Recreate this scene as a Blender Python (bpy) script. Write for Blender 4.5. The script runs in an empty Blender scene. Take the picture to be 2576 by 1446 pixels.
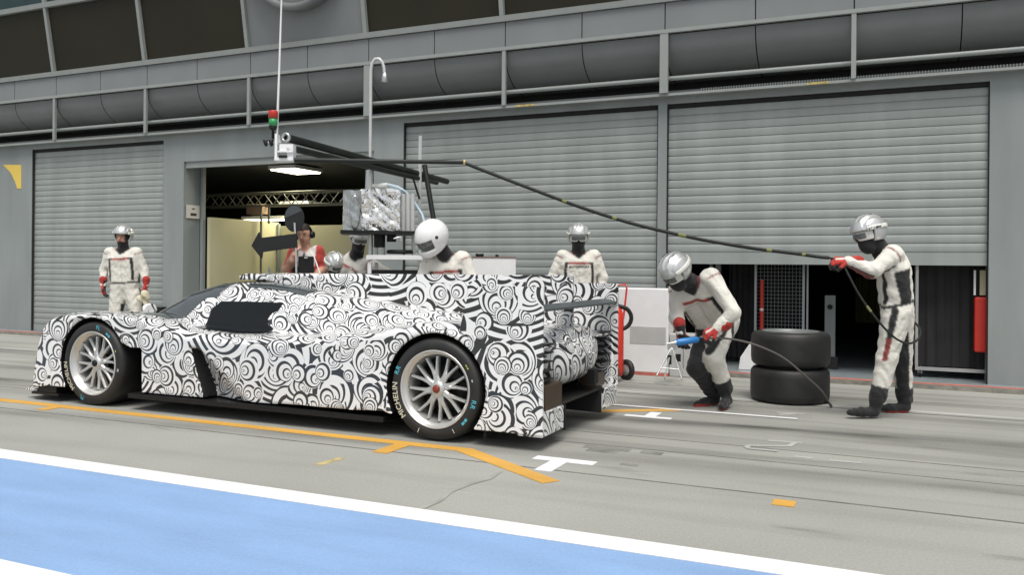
import bpy, bmesh, math, random
import numpy as np
from mathutils import Vector, Matrix, noise
from mathutils.bvhtree import BVHTree
R = math.radians
random.seed(4)
S = bpy.context.scene
COL = S.collection

# ---------------------------------------------------------------- camera
YAW = 24.276
ROLL = 0.0085
EYE = 1.25
FPX = 2150.0            # focal length in 2576-wide measuring units
cam = bpy.data.cameras.new('camera'); co = bpy.data.objects.new('camera', cam); COL.objects.link(co)
cam.lens = 36.0 * FPX / 2576.0
cam.shift_y = -51.0 / 2576.0
cam.clip_start = 0.05; cam.clip_end = 2000
co.matrix_world = (Matrix.Translation((0, 0, EYE)) @ Matrix.Rotation(R(YAW), 4, 'Z')
                   @ Matrix.Rotation(R(90), 4, 'X') @ Matrix.Rotation(ROLL, 4, 'Z'))
S.camera = co
# ---------------------------------------------------------------- world, sun, exposure
SUN_EL, SUN_AZ = 66.0, 150.0      # azimuth the light comes from, clockwise from +Y
w = bpy.data.worlds.new('World'); S.world = w; w.use_nodes = True
nt = w.node_tree; bg = nt.nodes['Background']
sky = nt.nodes.new('ShaderNodeTexSky'); sky.sky_type = 'NISHITA'; sky.sun_disc = False
sky.sun_elevation = R(SUN_EL); sky.sun_rotation = R(SUN_AZ)
sky.dust_density = 3.0; sky.air_density = 1.0; sky.ozone_density = 1.0
hs = nt.nodes.new('ShaderNodeHueSaturation'); hs.inputs['Saturation'].default_value = 0.28
nt.links.new(sky.outputs[0], hs.inputs['Color']); nt.links.new(hs.outputs[0], bg.inputs['Color'])
bg.inputs['Strength'].default_value = 0.075
sl = bpy.data.lights.new('sun', 'SUN'); sl.energy = 1.5; sl.angle = R(34); sl.color = (1, 0.965, 0.9)
so = bpy.data.objects.new('sun', sl); COL.objects.link(so)
so.rotation_euler = (R(90 - SUN_EL), 0, R(180 - SUN_AZ))
S.view_settings.view_transform = 'Standard'; S.view_settings.look = 'None'
S.view_settings.gamma = 1.0; S.view_settings.exposure = 1.0
S.render.engine = 'CYCLES'

# ---------------------------------------------------------------- measuring helper
cT, sT = math.cos(R(YAW)), math.sin(R(YAW))
def at(x, y, d):
    """world point seen at measuring position (x, y) at depth d metres in front of the camera"""
    a, b = x - 1288.0, y - 672.0
    u = (a * math.cos(ROLL) + b * math.sin(ROLL)) / FPX
    v = -(-a * math.sin(ROLL) + b * math.cos(ROLL)) / FPX
    return Vector((-sT * d + cT * u * d, cT * d + sT * u * d, EYE + v * d))
UR = Vector((cT, sT, 0)); UD = Vector((-sT, cT, 0)); UZ = Vector((0, 0, 1))   # image right, into depth, up

# ---------------------------------------------------------------- materials
def mat(name, col, rough=0.6, metal=0.0, var=0.06, vscale=6.0, bump=0.0, bscale=40.0, spec=0.5, coat=0.0, emit=None, estr=0, stretch=None, trans=0):
    m = bpy.data.materials.new(name); m.use_nodes = True
    t = m.node_tree; b = t.nodes['Principled BSDF']
    b.inputs['Roughness'].default_value = rough; b.inputs['Metallic'].default_value = metal
    b.inputs['Specular IOR Level'].default_value = spec; b.inputs['Coat Weight'].default_value = coat
    b.inputs['Transmission Weight'].default_value = trans
    tc = t.nodes.new('ShaderNodeTexCoord'); src = tc.outputs['Object']
    if stretch:
        mp = t.nodes.new('ShaderNodeMapping'); mp.inputs['Scale'].default_value = stretch
        t.links.new(src, mp.inputs['Vector']); src = mp.outputs[0]
    nz = t.nodes.new('ShaderNodeTexNoise'); nz.inputs['Scale'].default_value = vscale; nz.inputs['Detail'].default_value = 5
    t.links.new(src, nz.inputs['Vector'])
    mr = t.nodes.new('ShaderNodeMapRange'); mr.inputs['From Min'].default_value = 0.3; mr.inputs['From Max'].default_value = 0.7
    mr.inputs['To Min'].default_value = 1 - var; mr.inputs['To Max'].default_value = 1 + var
    t.links.new(nz.outputs['Fac'], mr.inputs['Value'])
    mx = t.nodes.new('ShaderNodeVectorMath'); mx.operation = 'SCALE'; mx.inputs[0].default_value = col[:3]
    t.links.new(mr.outputs[0], mx.inputs['Scale']); t.links.new(mx.outputs[0], b.inputs['Base Color'])
    if bump:
        n2 = t.nodes.new('ShaderNodeTexNoise'); n2.inputs['Scale'].default_value = bscale; n2.inputs['Detail'].default_value = 3
        t.links.new(src, n2.inputs['Vector'])
        bp = t.nodes.new('ShaderNodeBump'); bp.inputs['Strength'].default_value = bump; bp.inputs['Distance'].default_value = 0.02
        t.links.new(n2.outputs['Fac'], bp.inputs['Height']); t.links.new(bp.outputs[0], b.inputs['Normal'])
    if emit:
        b.inputs['Emission Color'].default_value = (*emit, 1); b.inputs['Emission Strength'].default_value = estr
    return m

M = dict(
    wall=mat('grey_wall_paint', (0.235, 0.260, 0.257), 0.6, var=0.11, vscale=1.6, bump=0.05, stretch=(1.6, 1.6, 0.35)),
    shutter=mat('shutter_paint', (0.275, 0.30, 0.288), 0.5, var=0.09, vscale=1.8, stretch=(2.2, 1, 0.35)),
    trim=mat('light_trim', (0.26, 0.28, 0.27), 0.45, var=0.05),
    fascia=mat('fascia_panel', (0.185, 0.20, 0.20), 0.42, var=0.05, vscale=2),
    soffit=mat('soffit_panel', (0.155, 0.165, 0.163), 0.4, var=0.07, vscale=2),
    darkgap=mat('dark_gap', (0.012, 0.012, 0.012), 0.9),
    seam=mat('seam_rubber', (0.015, 0.015, 0.015), 0.9),
    glass_dark=mat('brown_glass', (0.020, 0.018, 0.010), 0.55, spec=0.25, var=0.15, vscale=0.8),
    glass_teal=mat('teal_glass', (0.02, 0.045, 0.05), 0.25, spec=0.5, var=0.3, vscale=1.5),
    yellow=mat('yellow_paint', (0.72, 0.42, 0.07), 0.6, var=0.12, vscale=14),
    wyellow=mat('yellow_marking', (0.70, 0.50, 0.10), 0.6, var=0.05),
    white=mat('white_paint', (0.74, 0.74, 0.74), 0.5, var=0.04),
    metal=mat('bare_metal', (0.55, 0.56, 0.55), 0.35, metal=0.8, var=0.08),
    metalpaint=mat('silver_paint', (0.5, 0.51, 0.5), 0.4, metal=0.2),
    black=mat('black_plastic', (0.009, 0.009, 0.010), 0.5, var=0.2, spec=0.3),
    carbon=mat('carbon_black', (0.010, 0.010, 0.010), 0.4, var=0.2, vscale=30, spec=0.3),
    rubber=mat('tyre_rubber', (0.014, 0.014, 0.0135), 0.55, var=0.45, vscale=7, bump=0.05, bscale=60),
    red=mat('red_enamel', (0.62, 0.035, 0.02), 0.4, var=0.06),
    darkred=mat('red_plastic', (0.5, 0.03, 0.02), 0.3),
    nutred=mat('wheel_nut_red', (0.22, 0.03, 0.015), 0.4),
    green=mat('green_plastic', (0.03, 0.28, 0.09), 0.3),
    cream=mat('cream_partition', (0.50, 0.47, 0.31), 0.75, var=0.05, vscale=1.0),
    dark=mat('dark_interior', (0.02, 0.02, 0.018), 0.9),
    cloth=mat('dark_curtain', (0.022, 0.022, 0.023), 0.9, var=0.3, vscale=3, bump=0.4, bscale=5),
    foilm=mat('foil', (0.80, 0.79, 0.76), 0.09, metal=1.0, var=0.05, bump=0.5, bscale=7),
    trussm=mat('dull_truss', (0.16, 0.16, 0.13), 0.5, metal=0.3),
    brown=mat('copper_panel', (0.05, 0.032, 0.018), 0.45, var=0.2, vscale=8),
    tyretext=mat('tyre_lettering', (0.55, 0.53, 0.40), 0.7),
    cyan=mat('cyan_chalk', (0.08, 0.42, 0.52), 0.8, var=0.2, vscale=60),
    tyrewhite=mat('white_chalk', (0.62, 0.62, 0.6), 0.8),
    blue=mat('blue_enamel', (0.02, 0.17, 0.45), 0.35),
    redpaint=mat('faded_red_line', (0.48, 0.13, 0.09), 0.8, var=0.3, vscale=9),
    concrete=mat('kerb_concrete', (0.22, 0.21, 0.18), 0.9, var=0.25, vscale=10, bump=0.4),
    garagefloor=mat('garage_floor_paint', (0.20, 0.23, 0.24), 0.35, var=0.1),
    paper=mat('paper', (0.62, 0.58, 0.54), 0.8), ink=mat('ink', (0.03, 0.03, 0.03), 0.8),
    inkred=mat('red_ink', (0.55, 0.04, 0.03), 0.7),
    board=mat('dark_board', (0.016, 0.017, 0.018), 0.6, var=0.15, spec=0.3),
    boardgrey=mat('grey_board', (0.05, 0.06, 0.065), 0.5, var=0.1),
    polycarb=mat('smoked_window', (0.004, 0.006, 0.007), 0.03, spec=0.4, var=0.1),
    screen=mat('windscreen_glass', (0.045, 0.055, 0.055), 0.04, spec=1.0, coat=1.0, var=0.1),
    lampw=mat('lamp_diffuser', (0.9, 0.9, 0.8), 0.5, emit=(1.0, 0.95, 0.72), estr=4.0),
    rimm=mat('wheel_alloy', (0.60, 0.60, 0.58), 0.30, metal=0.65, var=0.05),
    hosem=mat('hose_rubber', (0.013, 0.016, 0.014), 0.5, var=0.3, vscale=5, spec=0.3),
    mesh=mat('galvanised_mesh', (0.42, 0.45, 0.46), 0.4, metal=0.4),
    greyhose=mat('clear_hose', (0.33, 0.42, 0.48), 0.3, var=0.1),
    whitehelm=mat('white_helmet', (0.78, 0.78, 0.78), 0.22, coat=0.4, var=0.02),
    goglens=mat('goggle_lens', (0.10, 0.11, 0.11), 0.15, spec=0.8),
    goggrey=mat('goggle_frame', (0.62, 0.62, 0.58), 0.45),
    brownpaper=mat('brown_card', (0.30, 0.20, 0.13), 0.8),
    olive=mat('olive_panel', (0.06, 0.06, 0.02), 0.8),
    mirrorred=mat('red_fabric', (0.5, 0.03, 0.025), 0.8),
)
# silver helmet with a slightly brushed reflectance
M['silverhelm'] = mat('silver_helmet', (0.58, 0.59, 0.58), 0.30, metal=0.55, var=0.06, vscale=9, coat=0.3)

def N(t, kind, **kw):
    n = t.nodes.new(kind)
    for k, v in kw.items():
        if k in ('operation', 'data_type', 'blend_type', 'voronoi_dimensions', 'feature', 'attribute_name', 'noise_dimensions', 'use_clamp'): setattr(n, k, v)
    return n
def mth(t, op, a, b=None, c=None):
    n = t.nodes.new('ShaderNodeMath'); n.operation = op
    for i, v in enumerate((a, b, c)):
        if v is None: continue
        if isinstance(v, (int, float)): n.inputs[i].default_value = v
        else: t.links.new(v, n.inputs[i])
    return n.outputs[0]

def camo_material():
    """black and white overlapping eccentric ring shells, mapped in the car's own space"""
    m = bpy.data.materials.new('ring_pattern_wrap'); m.use_nodes = True; t = m.node_tree
    b = t.nodes['Principled BSDF']; b.inputs['Roughness'].default_value = 0.28; b.inputs['Coat Weight'].default_value = 0.6
    b.inputs['Coat Roughness'].default_value = 0.12
    tc = t.nodes.new('ShaderNodeTexCoord'); sp = t.nodes.new('ShaderNodeSeparateXYZ'); t.links.new(tc.outputs['Object'], sp.inputs[0])
    x, y, z = sp.outputs
    px = mth(t, 'ADD', x, mth(t, 'MULTIPLY', y, 0.8)); pz = mth(t, 'ADD', z, mth(t, 'MULTIPLY', y, 0.7))
    def layer(scale, ox, oz, k, freq, radius, keep):
        cx = mth(t, 'ADD', px, ox); cz = mth(t, 'ADD', pz, oz)
        cb = t.nodes.new('ShaderNodeCombineXYZ'); t.links.new(cx, cb.inputs[0]); t.links.new(cz, cb.inputs[1])
        vo = t.nodes.new('ShaderNodeTexVoronoi'); vo.voronoi_dimensions = '2D'; vo.feature = 'F1'
        vo.inputs['Scale'].default_value = scale; vo.inputs['Randomness'].default_value = 0.9
        t.links.new(cb.outputs[0], vo.inputs['Vector'])
        sub = t.nodes.new('ShaderNodeVectorMath'); sub.operation = 'SUBTRACT'
        t.links.new(cb.outputs[0], sub.inputs[0]); t.links.new(vo.outputs['Position'], sub.inputs[1])
        ln = t.nodes.new('ShaderNodeVectorMath'); ln.operation = 'LENGTH'; t.links.new(sub.outputs[0], ln.inputs[0])
        sc = t.nodes.new('ShaderNodeSeparateColor'); t.links.new(vo.outputs['Color'], sc.inputs[0])
        ang = mth(t, 'ADD', mth(t, 'MULTIPLY', sc.outputs[0], 3.6), -0.3)
        s2 = t.nodes.new('ShaderNodeSeparateXYZ'); t.links.new(sub.outputs[0], s2.inputs[0])
        dot = mth(t, 'ADD', mth(t, 'MULTIPLY', s2.outputs[0], mth(t, 'COSINE', ang)), mth(t, 'MULTIPLY', s2.outputs[1], mth(t, 'SINE', ang)))
        # nested circles whose centres drift along one direction as they grow
        r2 = mth(t, 'MULTIPLY', ln.outputs['Value'], ln.outputs['Value'])
        kd = mth(t, 'MULTIPLY', dot, k)
        rho = mth(t, 'DIVIDE', mth(t, 'SUBTRACT', mth(t, 'SQRT', mth(t, 'ADD', mth(t, 'MULTIPLY', kd, kd), mth(t, 'MULTIPLY', r2, 1 - k * k))), kd), 1 - k * k)
        rel = mth(t, 'DIVIDE', rho, radius)
        ph = mth(t, 'MULTIPLY', mth(t, 'POWER', mth(t, 'MAXIMUM', rel, 0.0001), 0.62), mth(t, 'ADD', mth(t, 'MULTIPLY', sc.outputs[1], freq * 0.35), freq))
        wv = mth(t, 'SINE', mth(t, 'MULTIPLY', ph, 2 * math.pi))
        bw = mth(t, 'GREATER_THAN', wv, mth(t, 'SUBTRACT', mth(t, 'MINIMUM', mth(t, 'MULTIPLY', rel, 0.85), 0.85), 0.80))
        inside = mth(t, 'LESS_THAN', rel, mth(t, 'ADD', mth(t, 'MULTIPLY', sc.outputs[1], 0.35), 0.70))
        kp = mth(t, 'GREATER_THAN', sc.outputs[2], 1 - keep)
        return bw, mth(t, 'MULTIPLY', inside, kp)
    a, _ = layer(1.9, 0.0, 0.0, 0.60, 3.6, 0.30, 1)
    bb, mb = layer(2.6, 7.3, 2.1, 0.62, 4.0, 0.190, 0.85)
    g1, mg1 = layer(2.9, 21.3, 17.1, 0.60, 3.9, 0.165, 0.8)
    c, mc = layer(3.6, 3.7, 9.4, 0.60, 3.7, 0.130, 0.75)
    d, md = layer(4.4, 13.1, 5.2, 0.58, 3.5, 0.10, 0.6)
    e_, me_ = layer(5.6, 1.1, 15.2, 0.5, 3.6, 0.066, 0.35)
    def mixf(f, A, B):
        return mth(t, 'ADD', mth(t, 'MULTIPLY', A, mth(t, 'SUBTRACT', 1.0, f)), mth(t, 'MULTIPLY', B, f))
    v = mixf(mb, a, bb); v = mixf(mg1, v, g1); v = mixf(mc, v, c); v = mixf(md, v, d); v = mixf(me_, v, e_)
    mx = t.nodes.new('ShaderNodeMix'); mx.data_type = 'RGBA'
    mx.inputs[6].default_value = (0.022, 0.024, 0.026, 1); mx.inputs[7].default_value = (0.80, 0.80, 0.80, 1)
    t.links.new(v, mx.inputs[0]); t.links.new(mx.outputs[2], b.inputs['Base Color'])
    # faint panel waviness so highlights break up like real bodywork
    n2 = t.nodes.new('ShaderNodeTexNoise'); n2.inputs['Scale'].default_value = 3.0; t.links.new(tc.outputs['Object'], n2.inputs['Vector'])
    bp = t.nodes.new('ShaderNodeBump'); bp.inputs['Strength'].default_value = 0.25; bp.inputs['Distance'].default_value = 0.02
    t.links.new(n2.outputs['Fac'], bp.inputs['Height']); t.links.new(bp.outputs[0], b.inputs['Normal'])
    return m
M['camo'] = camo_material()

def suit_material():
    m = bpy.data.materials.new('race_suit_fabric'); m.use_nodes = True; t = m.node_tree
    b = t.nodes['Principled BSDF']; b.inputs['Roughness'].default_value = 0.85
    b.inputs['Sheen Weight'].default_value = 0.15
    at_ = t.nodes.new('ShaderNodeAttribute'); at_.attribute_name = 'col'
    tc = t.nodes.new('ShaderNodeTexCoord')
    nz = t.nodes.new('ShaderNodeTexNoise'); nz.inputs['Scale'].default_value = 7; nz.inputs['Detail'].default_value = 4
    t.links.new(tc.outputs['Object'], nz.inputs['Vector'])
    mr = t.nodes.new('ShaderNodeMapRange'); mr.inputs['To Min'].default_value = 0.93; mr.inputs['To Max'].default_value = 1.06
    t.links.new(nz.outputs['Fac'], mr.inputs['Value'])
    vm = t.nodes.new('ShaderNodeVectorMath'); vm.operation = 'SCALE'
    t.links.new(at_.outputs['Color'], vm.inputs[0]); t.links.new(mr.outputs[0], vm.inputs['Scale'])
    t.links.new(vm.outputs[0], b.inputs['Base Color'])
    mp = t.nodes.new('ShaderNodeMapping'); mp.inputs['Scale'].default_value = (7, 7, 11); t.links.new(tc.outputs['Object'], mp.inputs[0])
    n2 = t.nodes.new('ShaderNodeTexNoise'); n2.inputs['Scale'].default_value = 1.6; n2.inputs['Detail'].default_value = 3; n2.inputs['Distortion'].default_value = 1.2
    t.links.new(mp.outputs[0], n2.inputs['Vector'])
    bp = t.nodes.new('ShaderNodeBump'); bp.inputs['Strength'].default_value = 0.5; bp.inputs['Distance'].default_value = 0.018
    t.links.new(n2.outputs['Fac'], bp.inputs['Height']); t.links.new(bp.outputs[0], b.inputs['Normal'])
    return m
M['suit'] = suit_material()

def ground_material():
    m = bpy.data.materials.new('pit_lane_concrete'); m.use_nodes = True; t = m.node_tree
    b = t.nodes['Principled BSDF']; b.inputs['Roughness'].default_value = 0.75
    tc = t.nodes.new('ShaderNodeTexCoord'); o = tc.outputs['Object']
    def nz(scale, det, st, dist=0):
        mp = t.nodes.new('ShaderNodeMapping'); mp.inputs['Scale'].default_value = st; t.links.new(o, mp.inputs[0])
        n = t.nodes.new('ShaderNodeTexNoise'); n.inputs['Scale'].default_value = scale; n.inputs['Detail'].default_value = det
        n.inputs['Distortion'].default_value = dist; t.links.new(mp.outputs[0], n.inputs['Vector']); return n.outputs['Fac']
    sp = t.nodes.new('ShaderNodeSeparateXYZ'); t.links.new(o, sp.inputs[0])
    X, Y = sp.outputs[0], sp.outputs[1]
    base = mth(t, 'ADD', mth(t, 'MULTIPLY', nz(0.6, 4, (1, 1, 1)), 0.14), 0.232)       # large patches
    base = mth(t, 'ADD', base, mth(t, 'MULTIPLY', mth(t, 'SUBTRACT', nz(75, 4, (1, 1, 1)), 0.5), 0.16))
    # rubbed-in tyre streaks running along the lane, strongest in the working lane
    st = nz(1.0, 3, (0.20, 3.6, 1), 0.8)
    stn = N(t, 'ShaderNodeMapRange'); stn.inputs['From Min'].default_value = 0.5; stn.inputs['From Max'].default_value = 0.78
    t.links.new(st, stn.inputs['Value'])
    lane = N(t, 'ShaderNodeMapRange'); lane.inputs['From Min'].default_value = 4.6; lane.inputs['From Max'].default_value = 6.2
    lane.inputs['To Min'].default_value = 0.25
    t.links.new(Y, lane.inputs['Value'])
    base = mth(t, 'SUBTRACT', base, mth(t, 'MULTIPLY', mth(t, 'MULTIPLY', stn.outputs[0], lane.outputs[0]), 0.13))
    # definite rubber bands where the wheels run
    for yc, wd, amt in ((5.55, 0.17, 0.10), (7.05, 0.13, 0.13), (6.85, 0.6, 0.05), (5.95, 0.05, 0.05), (7.9, 0.3, 0.07), (9.2, 0.4, 0.06), (4.7, 0.08, 0.03)):
        q = mth(t, 'DIVIDE', mth(t, 'SUBTRACT', mth(t, 'ADD', Y, mth(t, 'MULTIPLY', X, -0.11)), yc), wd)
        g = mth(t, 'POWER', 2.718, mth(t, 'MULTIPLY', mth(t, 'MULTIPLY', q, q), -1.0))
        g = mth(t, 'MULTIPLY', g, mth(t, 'MULTIPLY', nz(1.3, 4, (0.9, 3, 1)), 1.6))
        base = mth(t, 'SUBTRACT', base, mth(t, 'MULTIPLY', g, amt))
    # scattered stains
    sn = N(t, 'ShaderNodeMapRange'); sn.inputs['From Min'].default_value = 0.66; sn.inputs['From Max'].default_value = 0.74
    t.links.new(nz(1.4, 3, (0.6, 2.6, 1)), sn.inputs['Value'])
    base = mth(t, 'SUBTRACT', base, mth(t, 'MULTIPLY', sn.outputs[0], 0.08))
    cb = t.nodes.new('ShaderNodeCombineXYZ')
    t.links.new(base, cb.inputs[0]); t.links.new(mth(t, 'MULTIPLY', base, 1.005), cb.inputs[1]); t.links.new(mth(t, 'MULTIPLY', base, 0.915), cb.inputs[2])
    t.links.new(cb.outputs[0], b.inputs['Base Color'])
    bp = t.nodes.new('ShaderNodeBump'); bp.inputs['Strength'].default_value = 0.2; bp.inputs['Distance'].default_value = 0.01
    t.links.new(nz(120, 3, (1, 1, 1)), bp.inputs['Height']); t.links.new(bp.outputs[0], b.inputs['Normal'])
    return m
def paint_material(name, col, wear, rough=0.6):
    m = bpy.data.materials.new(name); m.use_nodes = True; t = m.node_tree
    b = t.nodes['Principled BSDF']; b.inputs['Roughness'].default_value = rough
    tc = t.nodes.new('ShaderNodeTexCoord'); mp = t.nodes.new('ShaderNodeMapping'); mp.inputs['Scale'].default_value = (0.5, 2.2, 1)
    t.links.new(tc.outputs['Object'], mp.inputs[0])
    n = t.nodes.new('ShaderNodeTexNoise'); n.inputs['Scale'].default_value = 2.5; n.inputs['Detail'].default_value = 7; t.links.new(mp.outputs[0], n.inputs['Vector'])
    n3 = t.nodes.new('ShaderNodeTexNoise'); n3.inputs['Scale'].default_value = 90; t.links.new(tc.outputs['Object'], n3.inputs['Vector'])
    mr = t.nodes.new('ShaderNodeMapRange'); mr.inputs['From Min'].default_value = 0.25; mr.inputs['From Max'].default_value = 0.75
    mr.inputs['To Min'].default_value = 1 - wear; mr.inputs['To Max'].default_value = 1 + wear * 0.5; t.links.new(n.outputs['Fac'], mr.inputs['Value'])
    v = t.nodes.new('ShaderNodeVectorMath'); v.operation = 'SCALE'; v.inputs[0].default_value = col
    s = mth(t, 'MULTIPLY', mr.outputs[0], mth(t, 'ADD', mth(t, 'MULTIPLY', n3.outputs['Fac'], 0.34), 0.83))
    t.links.new(s, v.inputs['Scale']); t.links.new(v.outputs[0], b.inputs['Base Color'])
    return m
M['ground'] = ground_material()
M['blueline'] = paint_material('blue_lane_paint', (0.225, 0.36, 0.59), 0.12)
M['whiteline'] = paint_material('white_lane_paint', (0.74, 0.74, 0.74), 0.07)
M['orangeline'] = paint_material('orange_lane_paint', (0.60, 0.33, 0.06), 0.2)
M['fadedwhite'] = paint_material('worn_white_paint', (0.42, 0.42, 0.40), 0.25)
M['palecrack'] = mat('pale_crack', (0.29, 0.29, 0.27), 0.9, var=0.2)
M['patch'] = mat('tar_patch', (0.19, 0.19, 0.175), 0.9, var=0.3)
M['joint'] = mat('dark_joint', (0.13, 0.13, 0.12), 0.9, var=0.3)

# ---------------------------------------------------------------- object helpers
ROOT = {}
def tag(o, label=None, cat=None, group=None, kind=None):
    if label: o['label'] = label
    if cat: o['category'] = cat
    if group: o['group'] = group
    if kind: o['kind'] = kind
    return o
def thing(name, label, cat, loc=(0, 0, 0), group=None):
    o = bpy.data.objects.new(name, None); o.location = loc; o.empty_display_size = 0.1; COL.objects.link(o)
    ROOT[o.name] = Vector(loc)
    return tag(o, label, cat, group)
def origin(p):
    while p is not None:
        if p.name in ROOT: return ROOT[p.name]
        p = p.parent
    return Vector((0, 0, 0))
class MB:
    def __init__(s): s.v = []; s.f = []; s.sm = []
    def add(s, vs, fs, smooth=False):
        n = len(s.v); s.v += [tuple(p) for p in vs]; s.f += [tuple(i + n for i in f) for f in fs]; s.sm += [smooth] * len(fs); return s
    def box(s, a, b, bev=0):
        (x0, y0, z0), (x1, y1, z1) = a, b
        if bev <= 0:
            vs = [(x, y, z) for x in (x0, x1) for y in (y0, y1) for z in (z0, z1)]
            return s.add(vs, [(0, 1, 3, 2), (4, 6, 7, 5), (0, 4, 5, 1), (2, 3, 7, 6), (0, 2, 6, 4), (1, 5, 7, 3)])
        bm = bmesh.new(); bmesh.ops.create_cube(bm, size=1)
        for v in bm.verts: v.co = Vector(((x0 + x1) / 2 + v.co.x * (x1 - x0), (y0 + y1) / 2 + v.co.y * (y1 - y0), (z0 + z1) / 2 + v.co.z * (z1 - z0)))
        bmesh.ops.bevel(bm, geom=bm.edges[:], offset=bev, segments=2, affect='EDGES', profile=0.5)
        return s.bm(bm)
    def bm(s, bm, smooth=False):
        bm.verts.index_update(); s.add([v.co[:] for v in bm.verts], [[v.index for v in f.verts] for f in bm.faces], smooth); bm.free(); return s
    def obox(s, c, ax, ay, az, hx, hy, hz):
        """oriented box: centre, three unit axes, half sizes"""
        c = Vector(c); ax, ay, az = Vector(ax), Vector(ay), Vector(az)
        vs = [c + ax * hx * i + ay * hy * j + az * hz * k for i in (-1, 1) for j in (-1, 1) for k in (-1, 1)]
        return s.add(vs, [(0, 1, 3, 2), (4, 6, 7, 5), (0, 4, 5, 1), (2, 3, 7, 6), (0, 2, 6, 4), (1, 5, 7, 3)])
    def tube(s, pts, r, n=10, caps=True, hollow=0):
        pts = [Vector(p) for p in pts]; rs = r if isinstance(r, (list, tuple)) else [r] * len(pts)
        rings = []; prev = None
        for i, p in enumerate(pts):
            d = (pts[min(i + 1, len(pts) - 1)] - pts[max(i - 1, 0)]).normalized()
            if prev is None: a = d.cross(Vector((0, 0, 1)) if abs(d.z) < 0.9 else Vector((1, 0, 0))).normalized()
            else: a = (prev - d * prev.dot(d)).normalized()
            prev = a; b = d.cross(a)
            rings.append([p + (a * math.cos(2 * math.pi * k / n) + b * math.sin(2 * math.pi * k / n)) * rs[i] for k in range(n)])
        vs = [q for rg in rings for q in rg]; fs = []
        for i in range(len(pts) - 1):
            for k in range(n):
                fs.append((i * n + k, i * n + (k + 1) % n, (i + 1) * n + (k + 1) % n, (i + 1) * n + k))
        s.add(vs, fs, True)
        if caps:
            m = (len(pts) - 1) * n
            s.add(rings[0], [tuple(range(n))[::-1]]); s.add(rings[-1], [tuple(range(n))])
        return s
    def lathe(s, prof, c, ax, n=48, smooth=True):
        """profile of (radius, offset along axis) about point c with axis ax"""
        ax = Vector(ax).normalized(); a = ax.orthogonal().normalized(); b = ax.cross(a); c = Vector(c)
        vs = []; m = len(prof)
        for k in range(n):
            t = 2 * math.pi * k / n; d = a * math.cos(t) + b * math.sin(t)
            vs += [c + d * r + ax * h for r, h in prof]
        fs = [(k * m + i, k * m + i + 1, ((k + 1) % n) * m + i + 1, ((k + 1) % n) * m + i) for k in range(n) for i in range(m - 1)]
        return s.add(vs, fs, smooth)
    def prism(s, poly, plane, a, b):
        """polygon in a plane ('xz','xy','yz') extruded between a and b on the third axis"""
        def p3(u, v, w): return {'xz': (u, w, v), 'xy': (u, v, w), 'yz': (w, u, v)}[plane]
        n = len(poly); vs = [p3(u, v, a) for u, v in poly] + [p3(u, v, b) for u, v in poly]
        return s.add(vs, [tuple(range(n))[::-1], tuple(range(n, 2 * n))] + [(i, (i + 1) % n, n + (i + 1) % n, n + i) for i in range(n)])
def obj(name, mb, m, parent=None, fixn=True):
    me = bpy.data.meshes.new(name); o0 = origin(parent)
    vs = [(x - o0.x, y - o0.y, z - o0.z) for x, y, z in mb.v] if parent is not None else mb.v
    me.from_pydata(vs, [], mb.f)
    me.polygons.foreach_set('use_smooth', mb.sm)
    if fixn:
        bm = bmesh.new(); bm.from_mesh(me); bmesh.ops.recalc_face_normals(bm, faces=bm.faces[:]); bm.to_mesh(me); bm.free()
    me.materials.append(M[m] if isinstance(m, str) else m); me.update()
    o = bpy.data.objects.new(name, me); COL.objects.link(o)
    if parent is not None: o.parent = parent
    return o
def struct(name, mb, m): return tag(obj(name, mb, m), kind='structure')
def text_mesh(txt, size, bold=0.0, shear=0.0, depth=0.0):
    cu = bpy.data.curves.new('t', 'FONT'); cu.body = txt; cu.size = size; cu.offset = bold; cu.shear = shear
    cu.align_x = 'CENTER'; cu.align_y = 'CENTER'; cu.extrude = depth; cu.resolution_u = 3
    o = bpy.data.objects.new('t', cu); COL.objects.link(o)
    dg = bpy.context.evaluated_depsgraph_get(); me = bpy.data.meshes.new_from_object(o.evaluated_get(dg))
    vs = [v.co.copy() for v in me.vertices]; fs = [tuple(p.vertices) for p in me.polygons]
    bpy.data.objects.remove(o); bpy.data.meshes.remove(me); bpy.data.curves.remove(cu)
    return vs, fs

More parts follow.
